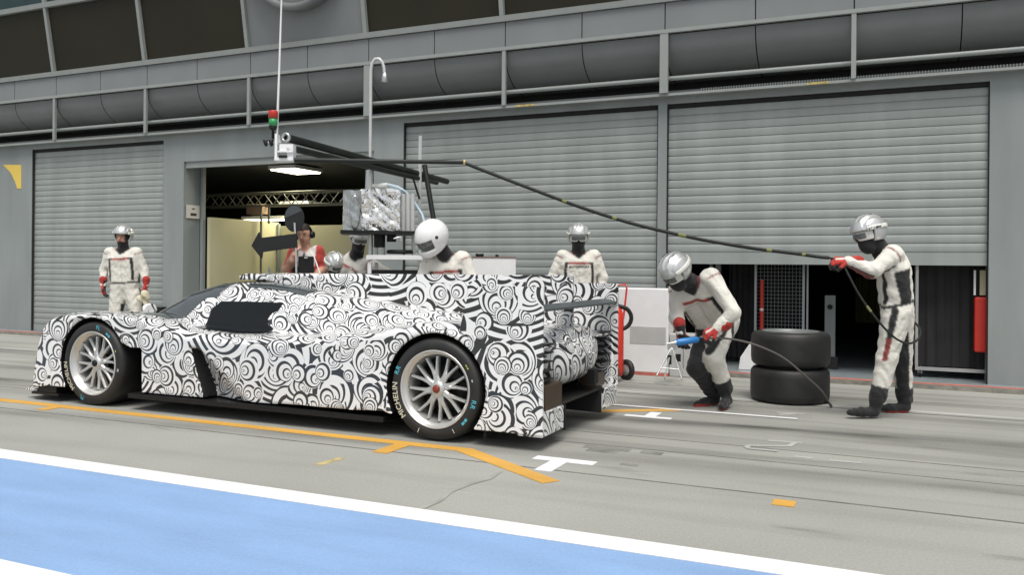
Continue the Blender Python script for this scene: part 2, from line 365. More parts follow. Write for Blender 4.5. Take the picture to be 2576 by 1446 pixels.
# ---------------------------------------------------------------- implicit surfaces
def snet(fn, lo, hi, h):
    ns = [int(math.ceil((hi[i] - lo[i]) / h)) + 1 for i in range(3)]
    g = [lo[i] + h * np.arange(ns[i]) for i in range(3)]
    X, Y, Z = np.meshgrid(*g, indexing='ij', sparse=True)
    F = np.broadcast_to(fn(X, Y, Z), ns).astype(np.float32)
    sg = F < 0
    c = np.zeros([n - 1 for n in ns], np.int8)
    for a in (0, 1):
        for b in (0, 1):
            for d in (0, 1): c += sg[a:ns[0] - 1 + a, b:ns[1] - 1 + b, d:ns[2] - 1 + d]
    act = (c > 0) & (c < 8); ia = np.argwhere(act); idx = -np.ones(act.shape, np.int64); idx[act] = np.arange(len(ia))
    acc = np.zeros((len(ia), 3)); cnt = np.zeros(len(ia))
    for ax in range(3):
        o1, o2 = [q for q in range(3) if q != ax]
        for u in (0, 1):
            for v in (0, 1):
                p = ia.copy(); p[:, o1] += u; p[:, o2] += v; q = p.copy(); q[:, ax] += 1
                f0 = F[p[:, 0], p[:, 1], p[:, 2]]; f1 = F[q[:, 0], q[:, 1], q[:, 2]]
                mk = (f0 < 0) != (f1 < 0); tt = np.where(mk, f0 / np.where(mk, f0 - f1, 1), 0)
                pos = p.astype(float); pos[:, ax] += tt
                acc[mk] += pos[mk]; cnt[mk] += 1
    V = acc / cnt[:, None] * h + np.array(lo)
    faces = []
    for ax in range(3):
        o1, o2 = [(1, 2), (2, 0), (0, 1)][ax]
        s0 = [slice(None)] * 3; s1 = [slice(None)] * 3; s0[ax] = slice(0, ns[ax] - 1); s1[ax] = slice(1, ns[ax])
        d = sg[tuple(s0)] != sg[tuple(s1)]
        e = np.argwhere(d); e = e[(e[:, o1] > 0) & (e[:, o2] > 0) & (e[:, o1] < ns[o1] - 1) & (e[:, o2] < ns[o2] - 1)]
        ins = sg[e[:, 0], e[:, 1], e[:, 2]]
        cs = []
        for du, dv in ((-1, -1), (0, -1), (0, 0), (-1, 0)):
            p = e.copy(); p[:, o1] += du; p[:, o2] += dv; cs.append(idx[p[:, 0], p[:, 1], p[:, 2]])
        q = np.stack(cs, 1); q[~ins] = q[~ins][:, ::-1]; faces.append(q)
    return V, np.concatenate(faces)
def smin(a, b, k):
    h = np.clip(0.5 + 0.5 * (b - a) / k, 0, 1); return b * (1 - h) + a * h - k * h * (1 - h)
def cone(X, Y, Z, a, b, ra, rb):
    bx, by, bz = b[0] - a[0], b[1] - a[1], b[2] - a[2]; L = bx * bx + by * by + bz * bz + 1e-9
    px, py, pz = X - a[0], Y - a[1], Z - a[2]
    t = np.clip((px * bx + py * by + pz * bz) / L, 0, 1)
    return np.sqrt((px - t * bx) ** 2 + (py - t * by) ** 2 + (pz - t * bz) ** 2) - (ra + (rb - ra) * t)
def ell(X, Y, Z, c, axes, rad):
    px, py, pz = X - c[0], Y - c[1], Z - c[2]; q = 0
    for a, r in zip(axes, rad): q = q + ((px * a[0] + py * a[1] + pz * a[2]) / r) ** 2
    return (np.sqrt(q) - 1) * min(rad)
def along(X, Y, Z, c, a): return (X - c[0]) * a[0] + (Y - c[1]) * a[1] + (Z - c[2]) * a[2]
def npobj(name, V, Fc, m, parent, col=None, keep=None):
    if keep is not None: Fc = Fc[keep]
    used = np.unique(Fc); mp = -np.ones(len(V), np.int64); mp[used] = np.arange(len(used))
    o0 = origin(parent); me = bpy.data.meshes.new(name)
    vs = V[used] - np.array(o0[:]); me.vertices.add(len(used)); me.vertices.foreach_set('co', vs.ravel())
    f = mp[Fc]; me.loops.add(f.size); me.loops.foreach_set('vertex_index', f.ravel())
    me.polygons.add(len(f)); me.polygons.foreach_set('loop_start', np.arange(0, f.size, 4)); me.polygons.foreach_set('loop_total', np.full(len(f), 4))
    me.update(calc_edges=True); me.validate()
    me.polygons.foreach_set('use_smooth', np.ones(len(me.polygons), bool))
    if col is not None:
        ca = me.color_attributes.new('col', 'FLOAT_COLOR', 'POINT'); cc = np.ones((len(used), 4), np.float32); cc[:, :3] = col[used]
        ca.data.foreach_set('color', cc.ravel())
    me.materials.append(M[m] if isinstance(m, str) else m)
    o = bpy.data.objects.new(name, me); COL.objects.link(o)
    if parent is not None: o.parent = parent
    return o

# ================================================================ THE SETTING
g = MB(); g.box((-90, -60, -0.5), (90, 60, 0.0)); struct('pit_lane_ground', g, 'ground')
def sheet(name, poly, z, m, kind=True):
    b = MB(); b.prism(poly, 'xy', z - 0.003, z)
    return struct(name, b, m)
sheet('blue_lane_paint', [(-60, 2.385), (60, 2.385), (60, 3.63), (-60, 3.63)], 0.004, 'blueline')
sheet('white_lane_line', [(-60, 3.625), (60, 3.625), (60, 3.80), (-60, 3.80)], 0.008, 'whiteline')
sheet('white_lane_line', [(-60, 1.9), (60, 1.9), (60, 2.387), (-60, 2.387)], 0.008, 'whiteline')
# orange pit box outline: long line, diagonal end, two ticks
sheet('orange_box_line', [(-14, 5.13), (-2.72, 5.13), (-1.86, 4.575), (-1.79, 4.67), (-2.65, 5.235), (-14, 5.245)], 0.004, 'orangeline')
sheet('orange_box_tick', [(-3.205, 4.84), (-3.085, 4.845), (-3.085, 5.128), (-3.205, 5.128)], 0.004, 'orangeline')
sheet('orange_box_tick', [(-6.70, 4.98), (-6.58, 4.98), (-6.58, 5.128), (-6.70, 5.128)], 0.004, 'orangeline')
sheet('orange_box_line', [(-2.75, 7.06), (-2.32, 7.06), (-1.71, 7.455), (-1.75, 7.545), (-2.36, 7.17), (-2.75, 7.17)], 0.004, 'orangeline')
sheet('orange_marking', [(-0.60, 4.70), (-0.485, 4.70), (-0.485, 4.82), (-0.60, 4.82)], 0.004, 'orangeline')
sheet('orange_marking', [(-3.33, 4.38), (-3.27, 4.38), (-3.25, 4.60), (-3.30, 4.61)], 0.002, mat('worn_orange', (0.42, 0.34, 0.16), 0.8, var=0.3, vscale=20))
sheet('white_tee_marking', [(-2.16, 5.13), (-2.03, 5.13), (-2.03, 4.858), (-1.918, 4.858), (-1.918, 5.13), (-1.745, 5.13), (-1.745, 5.232), (-2.16, 5.232)], 0.004, 'whiteline')
sheet('white_tee_marking', [(-2.10, 6.975), (-1.70, 6.975), (-1.70, 7.045), (-1.845, 7.045), (-1.845, 7.26), (-1.94, 7.26), (-1.94, 7.045), (-2.10, 7.045)], 0.004, 'whiteline')
sheet('white_box_line', [(-2.75, 7.45), (-0.75, 7.45), (-0.75, 7.495), (-2.75, 7.495)], 0.008, 'whiteline')
sheet('white_apron_line', [(-16, 8.33), (12, 8.33), (12, 8.42), (-16, 8.42)], 0.004, 'fadedwhite')
for i, (y0, wd) in enumerate(((4.90, 0.016), (6.16, 0.012), (8.24, 0.03), (5.75, 0.010), (9.0, 0.012))):
    sheet('expansion_joint', [(-30, y0), (20, y0), (20, y0 + wd), (-30, y0 + wd)], 0.002, 'joint')
sheet('tar_patch', [(-1.93, 5.52), (-1.72, 5.52), (-1.72, 5.62), (-1.66, 5.62), (-1.66, 5.72), (-1.99, 5.72), (-1.99, 5.62), (-1.93, 5.62)], 0.002, 'patch')
sheet('tar_patch', [(-1.58, 5.62), (-1.43, 5.62), (-1.43, 5.70), (-1.58, 5.70)], 0.002, 'patch')
sheet('tar_patch', [(-1.60, 5.23), (-1.49, 5.23), (-1.49, 5.28), (-1.60, 5.28)], 0.002, 'patch')
def strip(name, pts, wd, m, z):
    up_, dn_ = [], []
    for k, (x_, y_) in enumerate(pts):
        a_ = pts[max(k - 1, 0)]; b_ = pts[min(k + 1, len(pts) - 1)]
        d = Vector((b_[0] - a_[0], b_[1] - a_[1], 0)).normalized(); n = Vector((-d.y, d.x, 0)) * wd / 2
        up_.append((x_ + n.x, y_ + n.y)); dn_.append((x_ - n.x, y_ - n.y))
    vs = [(x_, y_, z) for x_, y_ in up_ + dn_]; q = len(pts)
    return struct(name, MB().add(vs, [(k, k + 1, q + k + 1, q + k) for k in range(q - 1)]), m)
g0 = at(1258, 1187, 1); g1 = at(1047, 1283, 1)
def gp(p): t = -EYE / (p.z - EYE); return (p.x * t, p.y * t)
A0, A1 = gp(g0), gp(g1)
mid = [(A0[0] + (A1[0] - A0[0]) * t + 0.03 * math.sin(t * 9), A0[1] + (A1[1] - A0[1]) * t) for t in (0, .2, .4, .6, .8, 1)]
strip('concrete_repair_seam', mid, 0.03, 'palecrack', 0.003)
def worn_glyph(name, strokes, z=0.003):
    b = MB()
    for (x0, y0, x1, y1, wd) in strokes:
        d = Vector((x1 - x0, y1 - y0, 0)).normalized(); n = Vector((-d.y, d.x, 0)) * wd / 2
        b.prism([(x0 + n.x, y0 + n.y), (x0 - n.x, y0 - n.y), (x1 - n.x, y1 - n.y), (x1 + n.x, y1 + n.y)], 'xy', z - 0.002, z); z += 0.0007
    return struct(name, b, 'fadedwhite')
worn_glyph('worn_lane_marking', [(-0.85, 6.45, -0.62, 6.47, 0.04), (-0.66, 6.47, -0.69, 6.30, 0.04), (-0.70, 6.30, -0.95, 6.20, 0.04), (-0.95, 6.20, -0.95, 6.11, 0.04), (-0.95, 6.09, -0.74, 6.09, 0.035)])
worn_glyph('worn_lane_marking', [(-0.62, 5.98, -0.50, 5.98, 0.04), (-0.40, 5.96, -0.20, 5.97, 0.04)])
worn_glyph('worn_lane_marking', [(-0.95, 7.75, -0.72, 7.78, 0.05), (-0.92, 7.62, -0.80, 7.75, 0.05)])

# raised garage apron with its red edge line
KB = 10.05
struct('garage_apron', MB().box((-40, KB, 0.0), (30, 18.0, 0.05), 0), 'garagefloor')
struct('apron_kerb', MB().box((-40, KB - 0.03, 0.0), (30, KB - 0.001, 0.046), 0), 'concrete')
struct('red_apron_line', MB().box((-40, KB + 0.004, 0.0505), (30, KB + 0.075, 0.055), 0), 'redpaint')

# ================================================================ PIT BUILDING
WY = 10.33
bld = thing('pit_building', 'long grey pit garage building with roller shutters and dark windows above', 'building', (0, WY, 0))
X0, X1 = -34.0, 26.0
SH = 3.27
doors = [(-14.03, -10.89), (-10.45, -6.84), (-6.35, -2.70), (-2.59, 0.88)]
wl = MB()
xs = [X0] + [v for d in doors for v in d] + [X1]
for i in range(0, len(xs), 2):
    wl.box((xs[i], WY, 0.05), (xs[i + 1], WY + 0.35, SH))
wl.box((X0, WY - 0.001, SH), (X1, WY + 0.35, 3.345))
wl.box((-10.45, WY + 0.002, 2.90), (-6.84, WY + 0.35, SH))
obj('wall', wl, 'wall', bld)
obj('ledge', MB().box((X0, WY - 0.13, 3.345), (X1, WY + 0.30, 3.375)), 'trim', bld)
obj('upper_wall', MB().box((X0, WY + 0.55, 3.375), (X1, WY + 0.9, 9.0)).box((X0, WY + 0.9, 3.4), (X1, 19, 9.0)), 'darkgap', bld)
obj('ledge_upstand', MB().box((X0, WY + 0.20, 3.376), (X1, WY + 0.32, 3.47)), 'soffit', bld)
gr = MB(); x = -2.2
while x < 1.35:
    gr.box((x, WY + 0.10, 3.376), (x + 0.012, WY + 0.19, 3.455)); x += 0.030
obj('ventilation_grille', gr, 'trim', bld)
obj('service_pipe', MB().tube([(X0, WY - 0.02, 3.575), (X1, WY - 0.02, 3.575)], 0.028, 10), 'trim', bld)
# curved soffit panels: each bay a part
PX0, DX = -13.27, 2.135
def curved(xa, xb):
    prof = []
    for k in range(13):
        a = math.pi / 2 * k / 12
        prof.append((WY - 0.11 + 0.62 * (1 - math.cos(a)), 4.09 - 0.47 * math.sin(a) ** 0.9))
    vs = []; n = len(prof)
    for xx in (xa + 0.006, xb - 0.006): vs += [(xx, y, z) for y, z in prof]
    return MB().add(vs, [(i, i + 1, n + i + 1, n + i) for i in range(n - 1)], True)
k = -4
while PX0 + k * DX < 9:
    xa = PX0 + k * DX
    for h in (0, 1):
        a, b_ = xa + h * DX / 2, xa + (h + 1) * DX / 2
        obj('soffit_panel', curved(a, b_), 'soffit', bld, fixn=False)
        obj('fascia_panel', MB().box((a + 0.007, WY - 0.12, 4.155), (b_ - 0.007, WY - 0.09, 4.478)), 'fascia', bld)
    k += 1
obj('panel_backing', MB().box((X0, WY - 0.08, 4.0), (X1, WY + 0.45, 4.6)), 'seam', bld)
obj('handrail', MB().box((X0, WY - 0.17, 4.10), (X1, WY - 0.12, 4.145)), 'trim', bld)
for k in range(-4, 10):
    xa = PX0 + k * DX; wd = 0.05 if (k % 4 == 3 or k == 5) else 0.025
    obj('handrail_post', MB().box((xa - wd, WY - 0.165, 3.376), (xa + wd, WY - 0.125, 4.10), 0), 'trim', bld)
# leaning window wall
LEAN = math.tan(R(9.5))
def wy(z): return WY - 0.12 - (z - 4.52) * LEAN
def slab(xa, xb, za, zb, off, th):
    vs = [(xx, wy(zz) + off + t, zz) for xx in (xa, xb) for zz in (za, zb) for t in (0, th)]
    return MB().add(vs, [(0, 1, 3, 2), (4, 6, 7, 5), (0, 4, 5, 1), (2, 3, 7, 6), (0, 2, 6, 4), (1, 5, 7, 3)])
for za, zb in ((4.485, 4.56), (5.62, 5.70), (7.1, 7.2)):
    obj('window_transom', slab(X0, X1, za, zb, -0.04, 0.10), 'trim', bld)
for k in range(-4, 10):
    xa = PX0 - 0.04 + k * DX
    for za, zb in ((4.565, 5.615), (5.705, 7.095)):
        blank = (k == 2)
        obj('blank_panel' if blank else 'window', slab(xa + 0.035, xa + DX - 0.035, za, zb, 0.02, 0.03), 'fascia' if blank else ('glass_dark' if za < 5 else 'glass_teal'), bld)
    obj('window_mullion', slab(xa - 0.03, xa + 0.03, 4.562, 7.098, -0.035, 0.09), 'trim', bld)
# round sign on the blank panel (only its lower rim is in view)
cx_, cz_ = PX0 + 2.5 * DX - 0.04, 5.86
sg_ = thing('round_sign', 'large dark round sign mounted above the open garage, lower rim in view', 'sign', (cx_, wy(cz_), cz_))
nrm = Vector((0, -1, -LEAN)).normalized(); cc_ = Vector((cx_, wy(cz_), cz_))
obj('rim', MB().lathe([(0.90, 0.0), (0.90, 0.16), (0.86, 0.19), (0.80, 0.18), (0.78, 0.12)], cc_, nrm, 64), 'soffit', sg_)
obj('face', MB().lathe([(0.78, 0.125), (0.5, 0.16), (0.001, 0.17)], cc_, nrm, 64), 'fascia', sg_)
# roller shutters
def shutter(xa, xb, z0, z1, y, pitch=0.0985):
    b = MB(); prof = []; z = z1
    i = 0
    while z > z0 + 0.14:
        for fz, fy in ((0, 0.004), (0.07, 0.0), (0.30, -0.0045), (0.62, -0.005), (0.89, -0.002), (0.95, 0.008)):
            prof.append((y + fy, z - fz * pitch))
        z -= pitch
    prof.append((y, z)); 
    vs = [(xx, a, c) for xx in (xa, xb) for a, c in prof]; n = len(prof)
    b.add(vs, [(i, i + 1, n + i + 1, n + i) for i in range(n - 1)], False)
    bar = MB().box((xa, y - 0.012, z0), (xb, y + 0.02, z + 0.002), 0)
    return b, bar
for i, (xa, xb, z0) in enumerate(((-14.03, -10.89, 0.055), (-6.35, -2.70, 0.055), (-2.59, 0.88, 1.31))):
    b, bar = shutter(xa + 0.01, xb - 0.01, z0, SH - 0.05, WY + 0.06)
    s_ = obj('roller_shutter', b, 'shutter', bld, fixn=False)
    obj('bottom_rail', bar, 'shutter', s_)
    fr = MB().box((xa, WY + 0.01, 0.05), (xa + 0.012, WY + 0.045, SH)).box((xb - 0.012, WY + 0.01, 0.05), (xb, WY + 0.045, SH))
    obj('guide_channel', fr, 'seam', s_)
    obj('head_shadow_strip', MB().box((xa, WY + 0.03, SH - 0.045), (xb, WY + 0.2, SH + 0.02)), 'darkgap', s_)  # black strip standing in for the shadow at the shutter top
obj('rolled_shutter', MB().box((-10.44, WY + 0.03, 2.80), (-6.85, WY + 0.10, 2.93)), 'trim', bld)
# interior shell
ins = MB()
ins.box((-18, 10.70, 3.02), (6, 17, 3.06)).box((-18, 17, 0.05), (6, 17.1, 3.06))
for xx in (-18, -6.55, -2.72, 1.15): ins.box((xx, 10.70, 0.05), (xx + 0.08, 17, 3.02))
obj('interior_shell', ins, 'dark', bld)
obj('door_jamb', MB().box((-10.449, WY + 0.36, 0.05), (-10.39, WY + 0.42, 2.9)), 'wall', bld)
yl = thing('yellow_wall_marking', 'yellow curved triangular emblem on the grey wall left of the shutter', 'sign', (-14.5, WY, 2.8))
def wpt(x, y, Y):
    p = at(x, y, 1.0) - Vector((0, 0, EYE)); t = Y / p.y; return (p.x * t, EYE + p.z * t)
poly = [wpt(*p, WY) for p in ((8, 414), (54, 414), (54, 474), (44, 474), (38, 455), (28, 435), (18, 424))]
obj('emblem', MB().prism(poly, 'xz', WY - 0.006, WY - 0.001), 'wyellow', yl)
for nm, lb, pts in (('yellow_paint_mark', 'faded yellow mark on the ledge above the middle roller shutter', ((1296, 252), (1345, 248), (1345, 262), (1296, 266))),
                    ('yellow_paint_mark', 'faded yellow mark above the half raised right shutter', ((2030, 200), (2085, 196), (2085, 214), (2030, 216)))):
    pl = [wpt(*p, WY - 0.135) for p in pts]
    zz = sum(p[1] for p in pl) / 4
    tag(obj(nm, MB().box((pl[0][0], WY - 0.136, 3.347), (pl[1][0], WY - 0.131, 3.373)), mat('faded_yellow', (0.42, 0.33, 0.12), 0.8, var=0.4, vscale=30)), lb, 'paint mark')

# sign on the garage jamb
js = thing('paper_sign', 'white paper notice taped to the jamb of the open garage', 'sign', (-10.38, 10.55, 1.9))
a = [wpt(*p, 10.50) for p in ((471, 516), (498, 514))]
zt, zb_ = wpt(471, 516, 10.5)[1], wpt(471, 549, 10.5)[1]
obj('sheet', MB().box((-10.438, 10.38, zb_), (-10.43, 10.66, zt)), 'paper', js)
obj('print', MB().box((-10.4295, 10.46, zb_ + 0.04), (-10.4285, 10.59, zb_ + 0.085)).box((-10.4295, 10.49, zt - 0.07), (-10.4285, 10.55, zt - 0.05)), 'ink', js)

# ---------------------------------------------------------------- inside the open garage
pt = thing('partition_wall', 'cream garage partition wall seen through the open left garage', 'wall', (-10.3, 12.5, 0.05))
obj('side_panel', MB().box((-10.36, 10.76, 0.05), (-10.30, 12.46, 2.03)), 'cream', pt)
obj('back_panel', MB().box((-10.36, 12.46, 0.05), (-6.6, 12.52, 1.97)), 'cream', pt)
obj('corner_post', MB().box((-10.29, 12.40, 0.05), (-10.25, 12.455, 2.0)), 'trim', pt)
def truss(name, label, p, q, h, wdt):
    t_ = thing(name, label, 'truss', p, 'lighting trusses inside the garage')
    P_, Q_ = Vector(p), Vector(q); d = (Q_ - P_); L = d.length; d.normalize(); n_ = Vector((-d.y, d.x, 0))
    ch = MB()
    for a_, b_ in ((0, 0), (wdt, 0), (0, h), (wdt, h)):
        ch.tube([P_ + n_ * a_ + UZ * b_, Q_ + n_ * a_ + UZ * b_], 0.018, 8)
    obj('chords', ch, 'trussm', t_)
    n = int(L / h / 0.9)
    for a_ in (0, wdt):
        br = MB()
        for i in range(n):
            z0, z1 = (0, h) if i % 2 == 0 else (h, 0)
            br.tube([P_ + d * L * i / n + n_ * a_ + UZ * z0, P_ + d * L * (i + 1) / n + n_ * a_ + UZ * z1], 0.010, 6)
        obj('lacing', br, 'trussm', t_)
truss('lighting_truss', 'front lattice truss under the ceiling of the open garage', (-11.6, 11.9, 2.30), (-6.7, 11.9, 2.30), 0.22, 0.22)
truss('lighting_truss', 'rear lattice truss hanging lower and deeper in the open garage', (-9.6, 15.2, 2.15), (-6.7, 13.2, 2.15), 0.24, 0.24)
tl = thing('truss_leg', 'upright metal pole holding the front truss at the left of the open garage', 'pole', (-10.22, 11.9, 0.05))
obj('tube', MB().tube([(-10.22, 11.9, 0.05), (-10.22, 11.9, 2.3)], 0.02).tube([(-10.05, 11.9, 1.98), (-10.05, 11.9, 2.3)], 0.02), 'trussm', tl)
for i, (c, sx, sy, lb) in enumerate((((-9.75, 12.25, 2.93), 0.26, 0.36, 'bright ceiling lamp at the front of the open garage'), (tuple(at(752, 515, 15.5)), 0.30, 0.10, 'ceiling lamp beyond the trusses in the open garage'),
                                     (tuple(at(680, 552, 16.0)), 0.55, 0.10, 'long low ceiling lamp deep in the open garage'), (tuple(at(835, 575, 16.6)), 0.5, 0.10, 'short tube lamp furthest back in the open garage'))):
    t_ = thing('ceiling_lamp', lb, 'lamp', c, 'lamps inside the open garage'); c = Vector(c)
    obj('housing', MB().box((c.x - sx - .03, c.y - sy - .03, c.z), (c.x + sx + .03, c.y + sy + .03, c.z + 0.06)), 'white', t_)
    obj('diffuser', MB().box((c.x - sx, c.y - sy, c.z - 0.02), (c.x + sx, c.y + sy, c.z - 0.002)), 'lampw', t_)
    l_ = bpy.data.lights.new('lamp_glow', 'AREA'); l_.shape = 'RECTANGLE'; l_.size = 2 * sx; l_.size_y = 2 * sy; l_.energy = 14 if i == 0 else 5; l_.color = (1, 0.93, 0.62)
    lo_ = bpy.data.objects.new('lamp_glow', l_); COL.objects.link(lo_); lo_.location = (0, 0, -0.03); lo_.parent = t_
bx = thing('cardboard_box', 'small brown card box hanging from the truss in the open garage', 'box', (-9.6, 12.0, 2.2))
p0 = wpt(619, 513, 12.0); p1 = wpt(657, 538, 12.0)
obj('card', MB().box((p0[0], 12.0, p1[1]), (p1[0], 12.2, p0[1]), 0.01), 'brownpaper', bx)
tb = thing('garage_table', 'low grey table just inside the open garage on the left', 'table', (-10.0, 11.6, 0.05))
obj('top', MB().box((-10.28, 11.4, 0.92), (-9.35, 11.9, 0.96)), 'metalpaint', tb)
for xx in (-10.22, -9.42):
    for yy in (11.45, 11.82): obj('leg', MB().box((xx, yy, 0.05), (xx + 0.03, yy + 0.03, 0.92)), 'metalpaint', tb)
hb = thing('black_case', 'rounded black case lying on the garage table', 'case', (-9.85, 11.6, 0.965))
hv, hf = snet(lambda X, Y, Z: ell(X, Y, Z, (-9.85, 11.62, 0.965), ((1, 0, 0), (0, 1, 0), (0, 0, 1)), (0.2, 0.13, 0.085)) + 0 * X, (-10.2, 11.4, 0.962), (-9.5, 11.9, 1.1), 0.015)
obj('shell', MB().box((-10.0, 11.50, 0.962), (-9.68, 11.74, 1.02), 0.02), 'black', hb)
obj('bottle', MB().lathe([(0.001, 0), (0.03, 0), (0.03, 0.12), (0.014, 0.16), (0.014, 0.2), (0.001, 0.2)], (-9.78, 11.6, 1.02), (0, 0, 1), 16), 'greyhose', hb)

# ---------------------------------------------------------------- behind the half raised shutter
mg = thing('wire_mesh_gate', 'galvanised wire mesh gate standing behind the half raised shutter', 'gate', (-1.3, 11.0, 0.05))
fr = MB()
for xx in (-1.63, -1.06): fr.box((xx, 11.0, 0.05), (xx + 0.028, 11.03, 1.6))
fr.box((-1.60, 11.0, 0.30), (-1.06, 11.03, 0.33)).box((-1.60, 11.0, 1.57), (-1.06, 11.03, 1.6)); fr.box((-1.01, 11.0, 0.05), (-0.99, 11.03, 1.6))
obj('frame', fr, 'mesh', mg)
wm = MB()
for i in range(1, 13): wm.box((-1.60 + i * 0.0423, 11.012, 0.33), (-1.597 + i * 0.0423, 11.015, 1.57))
for i in range(1, 27): wm.box((-1.60, 11.0155, 0.33 + i * 0.0465), (-1.06, 11.0185, 0.333 + i * 0.0465))
obj('wire_mesh', wm, 'mesh', mg)
rt = thing('red_tube', 'slim red tube strapped upright to the wire mesh gate', 'tube', (-1.53, 10.95, 0.4))
obj('tube', MB().tube([(-1.535, 10.96, 0.41), (-1.535, 10.96, 1.12)], 0.022, 14), 'red', rt)
obj('band', MB().tube([(-1.535, 10.96, 0.735), (-1.535, 10.96, 0.765)], 0.025, 14), 'white', rt)
rc = thing('curtain_trolley', 'wheeled steel trolley with black curtain sides behind the right shutter', 'trolley', (0.5, 10.75, 0.05))
fr = MB()
for yy in (10.66, 11.25):
    for xx in (0.19, 0.98): fr.box((xx, yy, 0.15), (xx + 0.028, yy + 0.03, 1.75))
    fr.box((0.19, yy - 0.002, 0.13), (1.01, yy + 0.03, 0.17)); fr.box((0.19, yy - 0.002, 1.75), (1.01, yy + 0.03, 1.79))
obj('frame', fr, 'metal', rc)
cu = MB(); n = 40; vs = []
for i in range(n + 1):
    xx = 0.225 + 0.745 * i / n; yy = 10.69 + 0.018 * math.sin(i * 0.9) + 0.012 * math.sin(i * 2.3)
    vs += [(xx, yy, 0.18), (xx, yy, 1.74)]
cu.add(vs, [(2 * i, 2 * i + 2, 2 * i + 3, 2 * i + 1) for i in range(n)], True)
obj('curtain', cu, 'cloth', rc)
for xx in (0.24, 0.94):
    for yy in (10.68, 11.24):
        w_ = obj('castor', MB().lathe([(0.001, -0.014), (0.038, -0.014), (0.038, 0.014), (0.001, 0.014)], (xx, yy, 0.09), (1, 0, 0), 20, False), 'black', rc)
        obj('fork', MB().box((xx - 0.022, yy - 0.012, 0.09), (xx - 0.016, yy + 0.012, 0.135)).box((xx + 0.016, yy - 0.012, 0.09), (xx + 0.022, yy + 0.012, 0.135)), 'metal', w_)
fb = thing('red_hose_cabinet', 'red fire cabinet mounted by the right edge of the half raised shutter', 'cabinet', (0.83, 10.5, 0.4))
obj('body', MB().box((0.765, 10.50, 0.37), (0.885, 10.62, 0.97), 0.02), 'red', fb)
obj('white_strip', MB().box((0.755, 10.50, 0.99), (0.775, 10.52, 1.26)), 'white', fb)
obj('conduit', MB().box((0.815, 10.52, 0.99), (0.87, 10.56, 1.26)), 'cream', fb)
ex = thing('fire_extinguisher', 'tall red extinguisher cylinder behind the standing mechanic', 'extinguisher', (0.1, 10.5, 0.05))
obj('cylinder', MB().lathe([(0.001, 0), (0.07, 0), (0.075, 0.03), (0.075, 0.62), (0.05, 0.68), (0.02, 0.71), (0.001, 0.71)], (0.085, 10.55, 0.055), (0, 0, 1), 24), 'red', ex)
obj('valve', MB().box((0.06, 10.53, 0.765), (0.11, 10.57, 0.80)), 'black', ex)
wbx = thing('standing_board', 'pale upright board standing in the dark garage beside the tyre stack', 'panel', (-0.73, 11.0, 0.05))
obj('board', MB().box((-0.80, 11.02, 0.20), (-0.68, 11.05, 0.94)), 'fascia', wbx); obj('handle', MB().lathe([(0.001, 0), (0.03, 0), (0.03, -0.02), (0.001, -0.02)], (-0.74, 11.02, 0.80), (0, 1, 0), 16), 'black', wbx)
obj('foot', MB().box((-0.78, 10.98, 0.055), (-0.65, 11.1, 0.2)), 'dark', wbx)
dcn = thing('dark_curtain', 'dark curtain hanging behind the bending mechanic inside the garage', 'curtain', (-1.9, 11.1, 0.1))
cu = MB(); vs = []
for i in range(n + 1):
    xx = -1.98 + 0.33 * i / n; yy = 11.2 + 0.02 * math.sin(i * 0.7)
    vs += [(xx, yy, 0.12), (xx, yy, 1.9)]
cu.add(vs, [(2 * i, 2 * i + 2, 2 * i + 3, 2 * i + 1) for i in range(n)], True)
obj('drape', cu, 'cloth', dcn)
cu = MB(); vs = []
for i in range(n + 1):
    xx = -0.55 + 0.45 * i / n; yy = 13.2 + 0.03 * math.sin(i * 0.8)
    vs += [(xx, yy, 0.5), (xx, yy, 1.15)]
cu.add(vs, [(2 * i, 2 * i + 2, 2 * i + 3, 2 * i + 1) for i in range(n)], True)
tag(obj('olive_tarpaulin', cu, 'olive'), 'olive tarpaulin deep in the garage left of the standing mechanic', 'tarpaulin')
jb = thing('white_door_post', 'pale narrow upright post at the left edge of the half raised shutter', 'post', (-1.98, 10.6, 0.05))
obj('post', MB().box((-2.06, 10.72, 0.05), (-2.0, 10.78, 1.9)).box((-2.14, 10.74, 0.05), (-2.10, 10.78, 1.9)), 'fascia', jb)
wg = thing('white_wedge', 'white triangular wedge stand beside the stacked tyres', 'wedge', (-1.6, 10.4, 0.05))
obj('plate', MB().prism([(-1.72, 0.055), (-1.50, 0.055), (-1.50, 0.47), (-1.56, 0.42), (-1.70, 0.20)], 'xz', 10.42, 10.5), 'white', wg)

# ---------------------------------------------------------------- white cabinets, extinguisher trolley, stand at the middle door
wc = thing('white_panel_barrier', 'white cabinet with a long grey window strip in front of the middle shutter', 'cabinet', (-2.7, 9.9, 0))
ya = 9.75; q = lambda x, y: wpt(x, y, ya)
x0_, x1_ = q(1560, 730)[0], q(1682, 730)[0]
obj('body', MB().box((x0_ - 0.35, ya, 0.03), (x1_, ya + 0.26, q(1600, 725)[1]), 0.012), 'white', wc)
obj('window_strip', MB().box((q(1585, 840)[0], ya - 0.004, q(1600, 864)[1]), (q(1675, 840)[0], ya + 0.01, q(1600, 821)[1])), 'metalpaint', wc)
obj('plinth', MB().box((x0_ - 0.35, ya - 0.01, 0.0), (x1_, ya + 0.24, 0.028)), 'redpaint', wc)
gc = thing('grey_cabinet', 'low light grey cabinet behind the bending mechanic', 'cabinet', (-2.2, 9.9, 0))
obj('body', MB().box((x1_ + 0.01, ya + 0.02, 0.0), (q(1790, 800)[0], ya + 0.3, q(1740, 842)[1]), 0.01), 'metalpaint', gc)
obj('door_line', MB().box((x1_ + 0.17, ya + 0.017, 0.05), (x1_ + 0.175, ya + 0.019, 0.45)), 'seam', gc)
